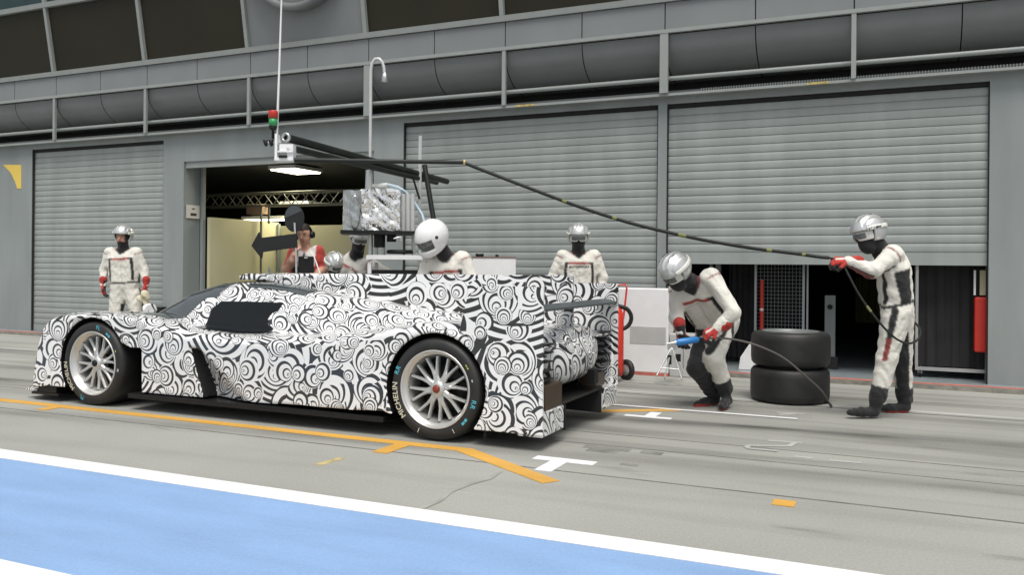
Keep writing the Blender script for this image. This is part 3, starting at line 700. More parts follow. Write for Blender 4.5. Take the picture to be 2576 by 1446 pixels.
et = thing('extinguisher_trolley', 'red wheeled fire extinguisher trolley beside the white cabinet', 'extinguisher', tuple(at(1563, 940, 9.6)))
B0 = at(1545, 940, 9.45); B0.z = 0
obj('cylinder', MB().lathe([(0.001, 0.0), (0.09, 0.0), (0.102, 0.05), (0.102, 0.66), (0.075, 0.74), (0.03, 0.78), (0.001, 0.78)], B0 + UZ * 0.06, (0, 0, 1), 28), 'red', et)
hp = [B0 + UR * 0.02 + UZ * 0.7 + UD * 0.1, B0 + UR * 0.02 + UZ * 1.05 + UD * 0.1, B0 + UR * 0.13 + UZ * 1.07 + UD * 0.1, B0 + UR * 0.145 + UZ * 1.02 + UD * 0.1, B0 + UR * 0.11 + UZ * 0.68 + UD * 0.1]
obj('handle', MB().tube(hp, 0.011), 'red', et)
def arc(c, r, a0, a1, n=14, ax=UR, ay=UZ): return [c + ax * r * math.cos(R(a0 + (a1 - a0) * i / n)) + ay * r * math.sin(R(a0 + (a1 - a0) * i / n)) for i in range(n + 1)]
obj('hose', MB().tube([B0 + UZ * 0.84] + arc(B0 + UZ * 0.70 + UR * 0.055 - UD * 0.03, 0.125, 70, -95, 14), 0.024), 'hosem', et)
obj('label_plate', MB().obox(B0 - UD * 0.118 - UR * 0.01 + UZ * 0.55, UR, UD, UZ, 0.035, 0.003, 0.04), 'white', et)
for s_ in (-1, 1):
    c_ = B0 + UR * (0.145 if s_ > 0 else -0.05) + UD * 0.10 * s_ + UZ * 0.115
    w_ = obj('wheel', MB().lathe([(0.07, -0.02), (0.115, -0.02), (0.115, 0.02), (0.07, 0.02), (0.07, -0.02)], c_, UR * 0.8 + UD * 0.6, 28), 'rubber', et)
    obj('hub', MB().lathe([(0.001, -0.012), (0.072, -0.012), (0.072, 0.012), (0.001, 0.012)], c_, UR * 0.8 + UD * 0.6, 24), 'metalpaint', w_)
js_ = thing('jack_stand', 'folding silver stand on the apron in front of the grey cabinet', 'stand', tuple(at(1690, 950, 9.3)))
b = MB(); apex = at(1690, 872, 9.5)
for (x, y, d) in ((1652, 945, 9.2), (1672, 952, 9.05), (1715, 955, 9.1), (1722, 940, 9.4)):
    p = at(x, y, d); p.z = max(0.01, p.z) if p.z > 0.06 else 0.012
    b.tube([apex, p], 0.010)
b.tube([at(1660, 925, 9.2), at(1708, 930, 9.15)], 0.007)
obj('legs', b, 'metal', js_)
obj('head', MB().obox(apex, UR, UD, UZ, 0.045, 0.03, 0.03), 'metal', js_)
obj('clamp', MB().obox(at(1684, 905, 9.35), UR, UD, UZ, 0.02, 0.02, 0.05).obox(at(1706, 900, 9.35), UR, UD, UZ, 0.025, 0.02, 0.04), 'black', js_)
sb = thing('black_speaker_box', 'small black box fixed beside the pillar right of the left mechanic', 'box', (-10.9, 10.2, 0.4))
p0, p1 = wpt(386, 772, 10.2), wpt(405, 798, 10.2)
obj('case', MB().box((p0[0], 10.2, p1[1]), (p1[0], 10.32, p0[1]), 0.008), 'black', sb)
obj('bracket', MB().box((p0[0] + 0.05, 10.24, 0.05), (p0[0] + 0.08, 10.27, p1[1])), 'black', sb)

# ================================================================ THE RACE CAR
CY = 5.32; CW = 1.69; YC = CY + CW / 2          # near side plane, width, centre line
car = thing('race_car', 'closed cockpit prototype race car wrapped in black and white ring camouflage', 'race car', (-4.8, YC, 0))
FX, RX, WR, WZ = -6.435, -3.0, 0.373, 0.373
zf_x = np.array([-7.22, -7.17, -7.13, -7.07, -6.98, -6.85, -6.65, -6.4, -6.1, -5.9, -5.6, -5.4, -5.05, -4.4, -4.0, -3.6, -3.3, -3.03, -2.76, -2.43, -2.15])
zf_z = np.array([0.02, 0.34, 0.52, 0.67, 0.755, 0.80, 0.815, 0.815, 0.812, 0.80, 0.745, 0.70, 0.68, 0.69, 0.715, 0.775, 0.83, 0.855, 0.82, 0.745, 0.69])
zc_x = np.array([-7.45, -7.1, -6.9, -6.62, -6.47, -6.18, -5.835, -5.55, -5.3, -4.99, -4.75, -4.4, -4.0, -3.5, -3.0, -2.6, -2.2])
zc_z = np.array([0.05, 0.30, 0.44, 0.60, 0.675, 0.852, 1.012, 1.078, 1.098, 1.092, 1.07, 1.02, 0.96, 0.90, 0.86, 0.83, 0.80])
def body_f(X, Y, Z):
    T = np.abs(Y - YC); Sd = CW / 2 - T
    zf = np.interp(X, zf_x, zf_z); zc = np.interp(X, zc_x, zc_z)
    crown = np.where(X < -5.9, 0.025, np.where(X < -5.6, 0.025 + (X + 5.9) * 0.1, 0.055)) * np.clip(1 - Sd / 0.16, 0, 1) ** 2
    inner = 2.6 * np.clip(Sd - 0.33, 0, 1) ** 2 * np.where(X < -5.75, 1, np.where(X < -5.4, (-5.4 - X) / 0.35, np.where(X > -3.7, 0.55 * np.clip((X + 3.7) / 0.4, 0, 1), 0)))
    # far + near fenders and side deck
    A = np.maximum(Z - (zf - crown - inner), -(Sd + 0 * X))
    A = np.maximum(A, -Sd)
    # duct recess behind the front wheel, near and far side
    xl = -5.31 + (0.545 - Z) * 0.36; xr = -5.22 + (0.58 - Z) * 1.30
    dep = 0.15 * np.clip(1 - (X - xl) / np.maximum(xr - xl, 0.02), 0, 1) ** 1.3 * np.clip((X - xl) / 0.03 + 0.0, 0, 1)
    inside = (X > xl) & (X < xr) & (Z < 0.60); dep = dep * np.clip((0.57 - Z) / 0.03, 0, 1)
    # lower flank tucks in slightly, upper flank bulges
    flank = 0.012 + 0.02 * np.cos((X + 5) * 1.6)
    A = np.maximum(A, np.where(inside, dep, 0) + flank * np.clip((0.62 - Z) / 0.4, 0, 1) * ((X > -5.9) & (X < -3.5)) - Sd)
    # cabin bubble and engine cover
    w_ = np.interp(X, [-7.5, -7.0, -6.6, -6.2, -5.6, -5.0, -4.5, -3.8, -3.0, -2.2], [0.2, 0.30, 0.40, 0.47, 0.49, 0.49, 0.47, 0.42, 0.40, 0.38])
    zb = 0.50; hh = np.maximum(zc - zb, 0.02)
    q = (np.clip((Z - zb) / hh, 0, 9) ** 2.3 + (T / w_) ** 3.6) ** (1 / 2.6) - 1
    B = q * 0.38
    B = np.maximum(B, np.where(zc < 0.52, 1.0, -1.0) * 0.2)
    nose = np.maximum(Z - np.minimum(zc, 0.62), T - 0.62)         # low nose and tub between the fenders
    F = smin(smin(A, B, 0.05), nose, 0.03)
    zbot = np.interp(X, [-7.3, -7.0, -6.0, -5.84, -4.74, -3.44, -2.7, -2.1], [0.10, 0.14, 0.15, 0.15, 0.155, 0.18, 0.115, 0.115])
    F = np.maximum(F, zbot - Z)
    # wheel housings
    SdW = Sd - 0.46
    rw = np.sqrt((X - RX) ** 2 + (Z - WZ) ** 2) - 0.402
    fw = np.sqrt((X - FX) ** 2 + (Z - WZ) ** 2) - 0.402
    gap = np.maximum(np.maximum(np.abs(X + 6.13) - 0.275, Z - (0.535 + np.clip((-5.98 - X), 0, 0.4) * 0.35)), -9)
    fw = np.minimum(fw, gap)
    well = np.maximum(np.minimum(rw, fw), SdW)
    F = np.maximum(F, -well)
    # front face cut and rear cut
    F = np.maximum(F, X + 2.20)
    F = np.maximum(F, -(X + 7.42))
    # recessed tail under the rear deck, side plates stay
    F = np.maximum(F, -np.maximum(np.maximum(-(X + 2.54), Z - 0.685), 0.024 - Sd))
    return F
V, Fq = snet(body_f, (-7.46, CY - 0.04, 0.06), (-2.12, CY + CW + 0.04, 1.16), 0.0145)
fc = V[Fq].mean(1)
Sd = CW / 2 - np.abs(fc[:, 1] - YC)
rr = np.sqrt((fc[:, 0] - RX) ** 2 + (fc[:, 2] - WZ) ** 2); rf = np.sqrt((fc[:, 0] - FX) ** 2 + (fc[:, 2] - WZ) ** 2)
e1 = V[Fq[:, 1]] - V[Fq[:, 0]]; e2 = V[Fq[:, 3]] - V[Fq[:, 0]]; nn = np.cross(e1, e2); nn /= np.linalg.norm(nn, axis=1)[:, None] + 1e-12
sidey = np.abs(nn[:, 1]) > 0.75
inwell = (((rr < 0.43) & (Sd > 0.008)) | (((rf < 0.43) | ((np.abs(fc[:, 0] + 6.13) < 0.30) & (fc[:, 2] < 0.60))) & (Sd > 0.010))) & (Sd < 0.50) & ~((Sd < 0.03) & sidey)
bottom = (nn[:, 2] < -0.8) & (fc[:, 2] < 0.2)
ductdark = (fc[:, 0] < -5.31 + (0.545 - fc[:, 2]) * 0.36 + 0.040) & (fc[:, 0] > -5.40) & (Sd > 0.03) & (Sd < 0.16) & (fc[:, 2] < 0.58) & (fc[:, 0] < -5.0) & (np.abs(nn[:, 0]) > 0.35)
tailwall = (fc[:, 0] > -2.56) & (Sd > 0.03) & (fc[:, 2] < 0.684)
blk = inwell | bottom | ductdark | tailwall
body = npobj('body', V, Fq, 'camo', car, keep=~blk)
npobj('wheel_housing', V, Fq, 'black', car, keep=blk)

def pod_f(X, Y, Z):
    yy = Y - YC - 0.05; xs = np.clip((X + 2.75) / 0.60, 0, 1); k_ = np.sqrt(np.clip(1 - xs ** 5, 0.0, 1))
    zc0 = 0.62 - 0.02 * xs; top = 0.235 - 0.03 * xs; bot = 0.275
    dz = np.where(Z > zc0, (Z - zc0) / top, (zc0 - Z) / bot)
    q = ((np.abs(yy) / 0.565) ** 2.9 + dz ** 2.4) ** (1 / 2.5)
    return np.maximum((q - np.maximum(k_, 0.02)) * 0.26, -(X + 2.95))
Vp, Fp = snet(pod_f, (-2.98, YC - 0.62, 0.30), (-2.10, YC + 0.66, 0.92), 0.0125)
npobj('tail_pod', Vp, Fp, 'camo', car)

def pin(px, pz, poly):
    """signed distance to a polygon in x-z, negative inside"""
    d = 1e9; ins = np.zeros(np.broadcast(px, pz).shape, bool); n = len(poly)
    for i in range(n):
        ax, az = poly[i]; bx_, bz = poly[(i + 1) % n]
        ex, ez = bx_ - ax, bz - az
        t = np.clip(((px - ax) * ex + (pz - az) * ez) / (ex * ex + ez * ez), 0, 1)
        d = np.minimum(d, np.sqrt((px - ax - t * ex) ** 2 + (pz - az - t * ez) ** 2))
        c = ((az > pz) != (bz > pz)) & (px < (bx_ - ax) * (pz - az) / (bz - az + 1e-12) + ax)
        ins ^= c
    return np.where(ins, -d, d)
def skin(name, poly, m, ysel, lo, hi, prod=0.006, h=0.009):
    def f(X, Y, Z):
        b_ = body_f(X, Y, Z); return np.maximum(np.maximum(b_ - prod, -(b_ + 0.012)), np.maximum(pin(X, Z, poly), ysel(X, Y, Z)))
    v, q = snet(f, lo, hi, h); return npobj(name, v, q, m, car)
def cabpt(x, y, Y):                       # photo position taken on the plane Y
    return wpt(x, y, Y)
yw_ = 5.77
for side, fn in (('near', lambda X, Y, Z: Y - YC + 0.2), ('far', lambda X, Y, Z: YC + 0.2 - Y)):
    wpoly = [cabpt(*p, yw_) for p in ((561, 757), (543, 774), (537, 805), (538, 836), (556, 841), (695, 844), (704, 826), (690, 815), (686, 800), (694, 786), (706, 782), (713, 761), (626, 758))]
    skin('side_window', wpoly, 'polycarb', fn, (-5.6, YC - 0.62 if side == 'near' else YC + 0.15, 0.55), (-4.55, YC - 0.15 if side == 'near' else YC + 0.62, 1.02))
wsp = [(-6.50, 0.60), (-6.60, 0.66), (-6.2, 0.90), (-5.9, 1.04), (-5.62, 1.10), (-5.40, 1.12), (-5.42, 0.98), (-5.52, 0.90), (-5.72, 0.66), (-5.80, 0.60)]
skin('windscreen', wsp, 'screen', lambda X, Y, Z: np.abs(Y - YC) - (0.385 + 0.25 * np.clip((-5.575 - X - (0.95 - Z) * 0.9) / 0.03, 0, 1)), (-6.65, YC - 0.65, 0.56), (-5.36, YC + 0.65, 1.13), 0.005)
skin('roof_reflection', [(-5.2, 1.06), (-4.75, 1.03), (-4.55, 0.98), (-4.55, 1.14), (-5.25, 1.14)], 'screen', lambda X, Y, Z: np.abs(np.abs(Y - YC) - 0.22) - 0.085 + 0 * Z + 0 * X, (-5.3, YC - 0.4, 0.95), (-4.5, YC + 0.4, 1.16), 0.006)  # dark glossy patch laid on the roof as its painted reflection
# roof air intake and shark fin
def scoop_f(X, Y, Z):
    T = np.abs(Y - YC)
    w_ = np.interp(X, [-5.42, -4.9, -4.4, -3.9], [0.145, 0.13, 0.07, 0.02])
    top = np.interp(X, [-5.42, -5.0, -2.2], [1.172, 1.180, 1.192])
    f = np.maximum(np.maximum(T - w_, Z - top + 0.02 * (T / w_) ** 4), np.maximum(1.117 - 0.16 * np.clip(X + 5.15, 0, 9) - Z, -(X + 5.42)))
    f = np.maximum(f, X + 3.9)
    hol = np.maximum(np.maximum(T - w_ + 0.012, Z - top + 0.014), np.maximum(1.128 - Z, X + 5.30))
    return np.maximum(f, -hol)
V2, F2 = snet(scoop_f, (-5.46, YC - 0.2, 0.9), (-3.85, YC + 0.2, 1.21), 0.010)
npobj('roof_intake', V2, F2, 'camo', car)
obj('intake_mouth', MB().box((-5.40, YC - 0.128, 1.130), (-5.29, YC + 0.128, 1.158)), 'black', car)
fin = MB().prism([(-5.1, 1.14), (-5.1, 1.178), (-2.262, 1.192), (-2.262, 0.78), (-3.2, 0.80), (-4.2, 0.94)], 'xz', YC - 0.011, YC + 0.011)
obj('shark_fin', fin, 'camo', car)
# rear wing: two end plates, main plane, flap
ep = [(-2.80, 0.80), (-2.74, 1.03), (-2.66, 1.108), (-2.60, 1.12), (-2.165, 1.118), (-2.163, 0.12), (-2.5, 0.12), (-2.5, 0.66), (-2.66, 0.72)]
epf = [(-2.80, 0.80), (-2.74, 1.03), (-2.66, 1.108), (-2.60, 1.12), (-2.165, 1.118), (-2.163, 0.26), (-2.5, 0.26), (-2.5, 0.66), (-2.66, 0.72)]
obj('wing_end_plate', MB().prism(ep, 'xz', CY - 0.004, CY + 0.014), 'camo', car)
obj('wing_end_plate', MB().prism(epf, 'xz', CY + CW - 0.014, CY + CW + 0.004), 'camo', car)
wing = MB()
prof = [(-2.335, 0.972), (-2.32, 0.984), (-2.28, 0.988), (-2.17, 0.966), (-2.165, 0.958), (-2.17, 0.950), (-2.28, 0.966)]
wing.prism(prof, 'xz', CY + 0.015, CY + CW - 0.015); obj('wing_main_plane', wing, 'boardgrey', car)
# rear face: corner blocks, copper panels, louvres, diffuser, strakes
def corner(y0, y1): return MB().box((-2.36, y0, 0.098), (-2.172, y1, 0.264), 0.006)
obj('rear_corner_block', corner(CY + 0.015, CY + 0.42), 'camo', car); obj('rear_corner_block', corner(CY + CW - 0.34, CY + CW - 0.002), 'camo', car)
obj('copper_panel', MB().box((-2.36, CY + 0.10, 0.266), (-2.186, CY + 0.42, 0.435), 0.004), 'brown', car)
obj('copper_panel', MB().box((-2.40, CY + CW - 0.30, 0.266), (-2.26, CY + CW - 0.06, 0.38), 0.004), 'brown', car)
for y0, y1 in ((CY + 0.02, CY + 0.33), (YC + 0.60, CY + CW - 0.02)):
    for i in range(5):
        z = 0.46 + i * 0.062
        obj('louvre', MB().box((-2.48, y0, z), (-2.215, y1, z + 0.008)), 'carbon', car)
obj('tail_backing', MB().box((-2.535, CY + 0.03, 0.25), (-2.51, CY + CW - 0.03, 0.68)), 'black', car)
obj('diffuser_beam', MB().box((-2.60, CY + 0.42, 0.263), (-2.19, CY + CW - 0.34, 0.285)), 'carbon', car)
obj('diffuser_roof', MB().add([(-3.3, CY + 0.42, 0.12), (-3.3, CY + CW - 0.34, 0.12), (-2.25, CY + CW - 0.34, 0.255), (-2.25, CY + 0.42, 0.255)], [(0, 1, 2, 3)]), 'black', car)
obj('diffuser_shade_plate', MB().box((-2.62, CY + 0.03, 0.06), (-2.60, CY + CW - 0.03, 0.262)), 'darkgap', car)  # black plate added so the diffuser cavity reads as dark
for y in (CY + 0.47, CY + CW - 0.40):
    obj('diffuser_strake', MB().prism([(-3.1, 0.10), (-2.18, 0.075), (-2.18, 0.262), (-2.3, 0.262), (-3.1, 0.13)], 'xz', y, y + 0.012), 'darkgap', car)
obj('tow_hook', MB().obox((-2.17, YC + 0.20, 0.40), (1, 0, 0), (0, 1, 0), (0, 0, 1), 0.03, 0.045, 0.055), 'black', car)
obj('rain_light', MB().box((-2.205, YC - 0.05, 0.50), (-2.185, YC + 0.07, 0.53), 0.004), 'darkred', car)
# floor, front splitter, nose splitter
obj('floor', MB().prism([(-5.99, CY - 0.005), (-3.42, CY - 0.005), (-3.42, CY + 0.45), (-2.6, CY + 0.45), (-2.6, CY + CW - 0.45), (-3.42, CY + CW - 0.45), (-3.42, CY + CW + 0.005), (-5.99, CY + CW + 0.005)], 'xy', 0.104, 0.143), 'carbon', car)
obj('splitter', MB().prism([(-7.22, CY + 0.01), (-6.86, CY + 0.005), (-6.86, CY + CW - 0.005), (-7.22, CY + CW - 0.01), (-7.50, CY + CW - 0.45), (-7.50, CY + 0.45)], 'xy', 0.055, 0.075), 'carbon', car)
obj('splitter_wing', MB().prism([(-7.20, 0.078), (-7.36, 0.08), (-7.30, 0.105), (-7.15, 0.16)], 'xz', CY + 0.05, CY + 0.48), 'camo', car)
obj('bumper_skirt', MB().box((-7.13, CY + 0.015, 0.078), (-6.90, CY + 0.44, 0.14)), 'carbon', car)
# door mirror on the far front fender, camera pod, red letter
mx_, mz_ = wpt(376, 778, 6.30)
def mir_f(X, Y, Z):
    return np.maximum(ell(X, Y, Z, (mx_, 6.30, mz_), ((1, 0, 0), (0, 1, 0), (0, 0, 1)), (0.055, 0.085, 0.060)), X - mx_ - 0.02)
mv_, mf_ = snet(mir_f, (mx_ - 0.12, 6.15, mz_ - 0.12), (mx_ + 0.12, 6.45, mz_ + 0.12), 0.008)
mir_o = npobj('mirror', mv_, mf_, 'camo', car)
obj('mirror_stalk', MB().tube([(mx_, 6.22, 0.60), (mx_, 6.28, mz_ - 0.03)], 0.014), 'camo', mir_o)
dg = bpy.context.evaluated_depsgraph_get()
bvh_body = BVHTree.FromObject(body, dg)
def project_text(name, txt, size, c, right, up, normal, m, parent, bvh, off, bold=0.0, lift=0.003, reach=0.3):
    """lay flat lettering onto a surface by casting each point along -normal"""
    vs, fs = text_mesh(txt, size, bold); c = Vector(c); right, up, normal = Vector(right), Vector(up), Vector(normal)
    out = []
    for v in vs:
        p = c + right * v.x + up * v.y + normal * reach
        h = bvh.ray_cast(p - off, -normal, reach * 3)
        out.append((h[0] + off + normal * lift) if h[0] is not None else c + right * v.x + up * v.y)
    if not fs: return None
    return obj(name, MB().add(out, fs), m, parent, fixn=False)
project_text('letter_mark', 'E', 0.085, (*[cabpt(510, 817, 5.80)[0]], 5.80, cabpt(510, 817, 5.80)[1]), (1, 0, 0), (0, 0, 1), (0, -1, 0), 'inkred', car, bvh_body, Vector((-4.8, YC, 0)), 0.003)

# ---- wheels
def wheel(cx, near, hubm, label=None):
    sgn = -1 if near else 1
    yo = CY + 0.006 if near else CY + CW - 0.006
    ax = Vector((0, sgn, 0)); c = Vector((cx, yo, WZ)); wd = 0.34
    w_ = bpy.data.objects.new('wheel', None); COL.objects.link(w_); w_.parent = car
    ty = [(0.283, -0.004), (0.292, 0.003), (0.315, 0.008), (0.340, 0.004), (0.357, -0.010), (0.368, -0.035), (WR, -0.07), (WR, -wd + 0.07), (0.366, -wd + 0.02), (0.335, -wd), (0.283, -wd + 0.01), (0.283, -0.004)]
    t_ = obj('tyre', MB().lathe(ty, c, ax, 96), 'rubber', w_)
    rim = [(0.283, -0.002), (0.281, 0.004), (0.272, 0.004), (0.268, -0.008), (0.262, -0.020), (0.252, -0.024), (0.246, -0.050), (0.232, -0.075), (0.228, -0.11), (0.226, -wd + 0.05), (0.236, -wd + 0.05), (0.272, -0.06), (0.283, -0.03), (0.283, -0.002)]
    r_ = obj('rim', MB().lathe(rim, c, ax, 96), 'rimm', w_)
    up = Vector((0, 0, 1)); rt = Vector((1, 0, 0))
    sp = MB(); nsp = 8
    for i in range(nsp):
        a0 = 2 * math.pi * (i + 0.3) / nsp
        for da in (-0.19, 0.19):
            def P(r, a, dy): return c + rt * math.cos(a) * r + up * math.sin(a) * r + ax * dy
            path = [(0.045, a0 + da * 0.25, -0.056), (0.095, a0 + da * 0.32, -0.058), (0.145, a0 + da * 0.68, -0.064), (0.235, a0 + da * 1.05, -0.060)]
            pts = [P(*p) for p in path]; hw = [0.026, 0.017, 0.0125, 0.011]
            vs = []
            for (r, a, dy), q in zip(path, hw):
                o_ = Vector((-math.sin(a), 0, math.cos(a)))
                pc = P(r, a, dy)
                vs += [pc - o_ * q, pc - o_ * q * 0.5 + ax * 0.012, pc + o_ * q * 0.5 + ax * 0.012, pc + o_ * q, pc + o_ * q * 0.7 - ax * 0.03, pc - o_ * q * 0.7 - ax * 0.03]
            fs = []
            for k in range(3):
                for j in range(6): fs.append((k * 6 + j, k * 6 + (j + 1) % 6, (k + 1) * 6 + (j + 1) % 6, (k + 1) * 6 + j))
            sp.add(vs, fs, False)
    obj('spokes', sp, 'rimm', w_)
    obj('hub', MB().lathe([(0.030, -0.026), (0.050, -0.03), (0.060, -0.05), (0.062, -0.12)], c, ax, 32), 'rimm', w_)
    obj('wheel_nut', MB().lathe([(0.001, -0.012), (0.021, -0.012), (0.027, -0.017), (0.029, -0.04)], c, ax, 24), hubm, w_)
    dk = MB().lathe([(0.07, -0.15), (0.19, -0.15), (0.19, -0.175), (0.07, -0.175), (0.07, -0.15)], c, ax, 48)
    obj('brake_disc', dk, 'carbon', w_)
    obj('caliper', MB().obox(c + Vector((0.11 if near else -0.11, 0, 0.10)) - ax * 0.15, (0.7, 0, 0.7), (0, 1, 0), (-0.7, 0, 0.7), 0.035, 0.04, 0.07), 'seam', w_)
    obj('inner_barrel', MB().lathe([(0.001, -0.22), (0.225, -0.22)], c, ax, 48), 'black', w_)
    vl = obj('valve', MB().lathe([(0.001, 0), (0.012, 0), (0.012, -0.03), (0.001, -0.03)], c + Vector((0.105, 0, 0.02)) + ax * -0.035, ax, 10), 'white', w_)
    return w_, t_, c, ax
def tyre_text(txt, t_, c, size, r, a_mid, m, bold=0.0, track=1.0, inward=False):
    """letters set one by one round the sidewall; a_mid in degrees, tops pointing outward, reading clockwise"""
    vals = []; adv = 0
    for ch in txt:
        vs, fs = text_mesh(ch, size, bold)
        wv = (max(v.x for v in vs) - min(v.x for v in vs)) if vs else size * 0.4
        vals.append((vs, fs, wv)); adv += wv + size * 0.12 * track
    mb = MB(); a = R(a_mid) + (adv / 2) / r
    for vs, fs, wv in vals:
        a -= (wv / 2) / r; cl = math.cos(a); sn = math.sin(a)
        up = Vector((cl, 0, sn)); rt = Vector((sn, 0, -cl))
        if inward: up, rt = -up, -rt
        xm = (max(v.x for v in vs) + min(v.x for v in vs)) / 2
        mb.add([c + Vector((cl, 0, sn)) * r + rt * (v.x - xm) + up * v.y + Vector((0, -0.0095, 0)) for v in vs], fs)
        a -= (wv / 2 + size * 0.12 * track) / r
    return obj('lettering', mb, m, t_, fixn=False)
w_, t_, c_, ax_ = wheel(RX, True, 'nutred')
tyre_text('MICHELIN', t_, c_, 0.058, 0.322, 197, 'tyretext', 0.0012, 0.9)
tyre_text('RR', t_, c_, 0.05, 0.325, 157, 'cyan', 0.0006)
tyre_text('RR', t_, c_, 0.050, 0.325, -16, 'cyan', 0.0006, inward=False)
tyre_text('==', t_, c_, 0.040, 0.322, -41, 'cyan', 0.0032)
tyre_text('I', t_, c_, 0.05, 0.322, -61, 'tyrewhite'); tyre_text('I', t_, c_, 0.05, 0.322, -113, 'tyrewhite')
tyre_text('--', t_, c_, 0.05, 0.320, 33, mat('yellow_chalk', (0.5, 0.5, 0.06), 0.8), 0.002); tyre_text('-', t_, c_, 0.06, 0.320, 14, 'tyrewhite', 0.001)
w_, t_, c_, ax_ = wheel(FX, True, 'black')
tyre_text('MICHELIN', t_, c_, 0.058, 0.322, 203, 'tyretext', 0.0012, 0.9)
tyre_text('FL', t_, c_, 0.050, 0.325, 75, 'cyan', 0.0008)
tyre_text('==', t_, c_, 0.040, 0.322, 52, 'cyan', 0.0035)
tyre_text('FL', t_, c_, 0.050, 0.325, -112, 'cyan', 0.0004)
tyre_text('-', t_, c_, 0.06, 0.320, 22, mat('yellow_chalk', (0.45, 0.5, 0.06), 0.8), 0.002); tyre_text('=', t_, c_, 0.05, 0.320, -8, 'tyrewhite', 0.001)
wheel(RX, False, 'darkred'); wheel(FX, False, 'black')

# ================================================================ GANTRY, TANK, HOSES, TYRES
gt = thing('fuel_gantry', 'overhead pit gantry with two dark boom tubes, white box and upright post', 'gantry', (at(1055, 900, 10.0).x, at(1055, 900, 10.0).y, 0))
pb = at(1055, 640, 10.0)
obj('post', MB().obox(Vector((pb.x, pb.y, 1.39)), UR, UD, UZ, 0.018, 0.018, 1.39), 'metal', gt)
obj('post_foot', MB().obox(Vector((pb.x, pb.y, 0.02)), UR, UD, UZ, 0.25, 0.25, 0.02), 'metal', gt)
obj('brace', MB().tube([at(1068, 415, 10.0), at(1092, 560, 9.85)], 0.030), 'hosem', gt)
obj('strut', MB().tube([at(1040, 450, 9.9), at(1055, 500, 9.95)], 0.012), 'hosem', gt)
A_, B_ = at(722, 346, 7.35), at(1124, 456, 10.9)
obj('main_boom', MB().tube([A_, B_], 0.036, 16), 'hosem', gt)
off = UZ * -0.085 + UR * 0.02
obj('lower_boom', MB().tube([A_ + off + (B_ - A_) * 0.02, B_ + off * 0.6 - (B_ - A_) * 0.10], 0.030, 16), 'hosem', gt)
rg = MB().lathe([(0.024, 0), (0.042, 0), (0.042, 0.03), (0.024, 0.03), (0.024, 0)], A_, (A_ - B_), 24); obj('boom_end_ring', rg, 'metal', gt)
obj('boom_bore', MB().lathe([(0.001, 0.004), (0.026, 0.004)], A_, (A_ - B_), 20), 'seam', gt)
C_, D_ = at(740, 402, 7.25), at(1165, 408, 7.45)
obj('swing_boom', MB().tube([C_, D_], [0.022, 0.017], 14), 'hosem', gt)
obj('boom_clamp', MB().lathe([(0.001, 0), (0.026, 0), (0.026, 0.02), (0.001, 0.02)], D_, (D_ - C_), 20), mat('brass', (0.55, 0.42, 0.2), 0.4, metal=0.5), gt)
wb = MB()
o_ = at(718, 383, 7.25)
wb.obox(o_ + UR * 0.015, UR, UD, UZ, 0.062, 0.07, 0.006).obox(o_ + UR * 0.02 + UZ * 0.03, UR, UD, UZ, 0.058, 0.05, 0.035)
wb.obox(at(698, 372, 7.25), UR, UD, UZ, 0.010, 0.05, 0.115).obox(at(718, 401, 7.25), UR, UD, UZ, 0.078, 0.06, 0.012).obox(at(733, 388, 7.25), UR, UD, UZ, 0.026, 0.05, 0.05)
obj('white_box', wb, 'white', gt)
obj('box_opening', MB().obox(at(712, 393, 7.18), UR, UD, UZ, 0.035, 0.002, 0.012), 'black', gt)
rodm = mat('white_rod', (0.7, 0.7, 0.7), 0.4)
obj('whip_rod', MB().tube([at(696, 352, 7.25), at(703, 160, 7.25), at(709.5, -40, 7.25)], [0.011, 0.009, 0.007], 10), rodm, gt)
obj('bracket', MB().obox(at(686, 356, 7.25), UR, UD, UZ, 0.07, 0.012, 0.012), 'metalpaint', gt)
for x in (669, 683):
    q = at(x, 352, 7.25); obj('funnel', MB().lathe([(0.001, -0.055), (0.012, -0.045), (0.028, 0.0), (0.001, 0.0)], q, (0, 0, 1), 16), 'black', gt)
sg2 = thing('signal_lamp', 'small red and green signal lamp on the end of the gantry', 'signal light', tuple(at(687, 340, 7.22)))
q = at(687, 322, 7.22)
obj('red_lens', MB().lathe([(0.001, 0.148), (0.036, 0.148), (0.040, 0.14), (0.040, 0.085), (0.001, 0.085)], q, (0, 0, 1), 24), 'darkred', sg2)
obj('green_lens', MB().lathe([(0.001, 0.083), (0.036, 0.083), (0.036, 0.02), (0.001, 0.02)], q, (0, 0, 1), 24), 'green', sg2)
obj('base', MB().lathe([(0.001, 0.018), (0.033, 0.018), (0.028, -0.01), (0.012, -0.015), (0.012, -0.09), (0.001, -0.09)], q, (0, 0, 1), 24), 'black', sg2)

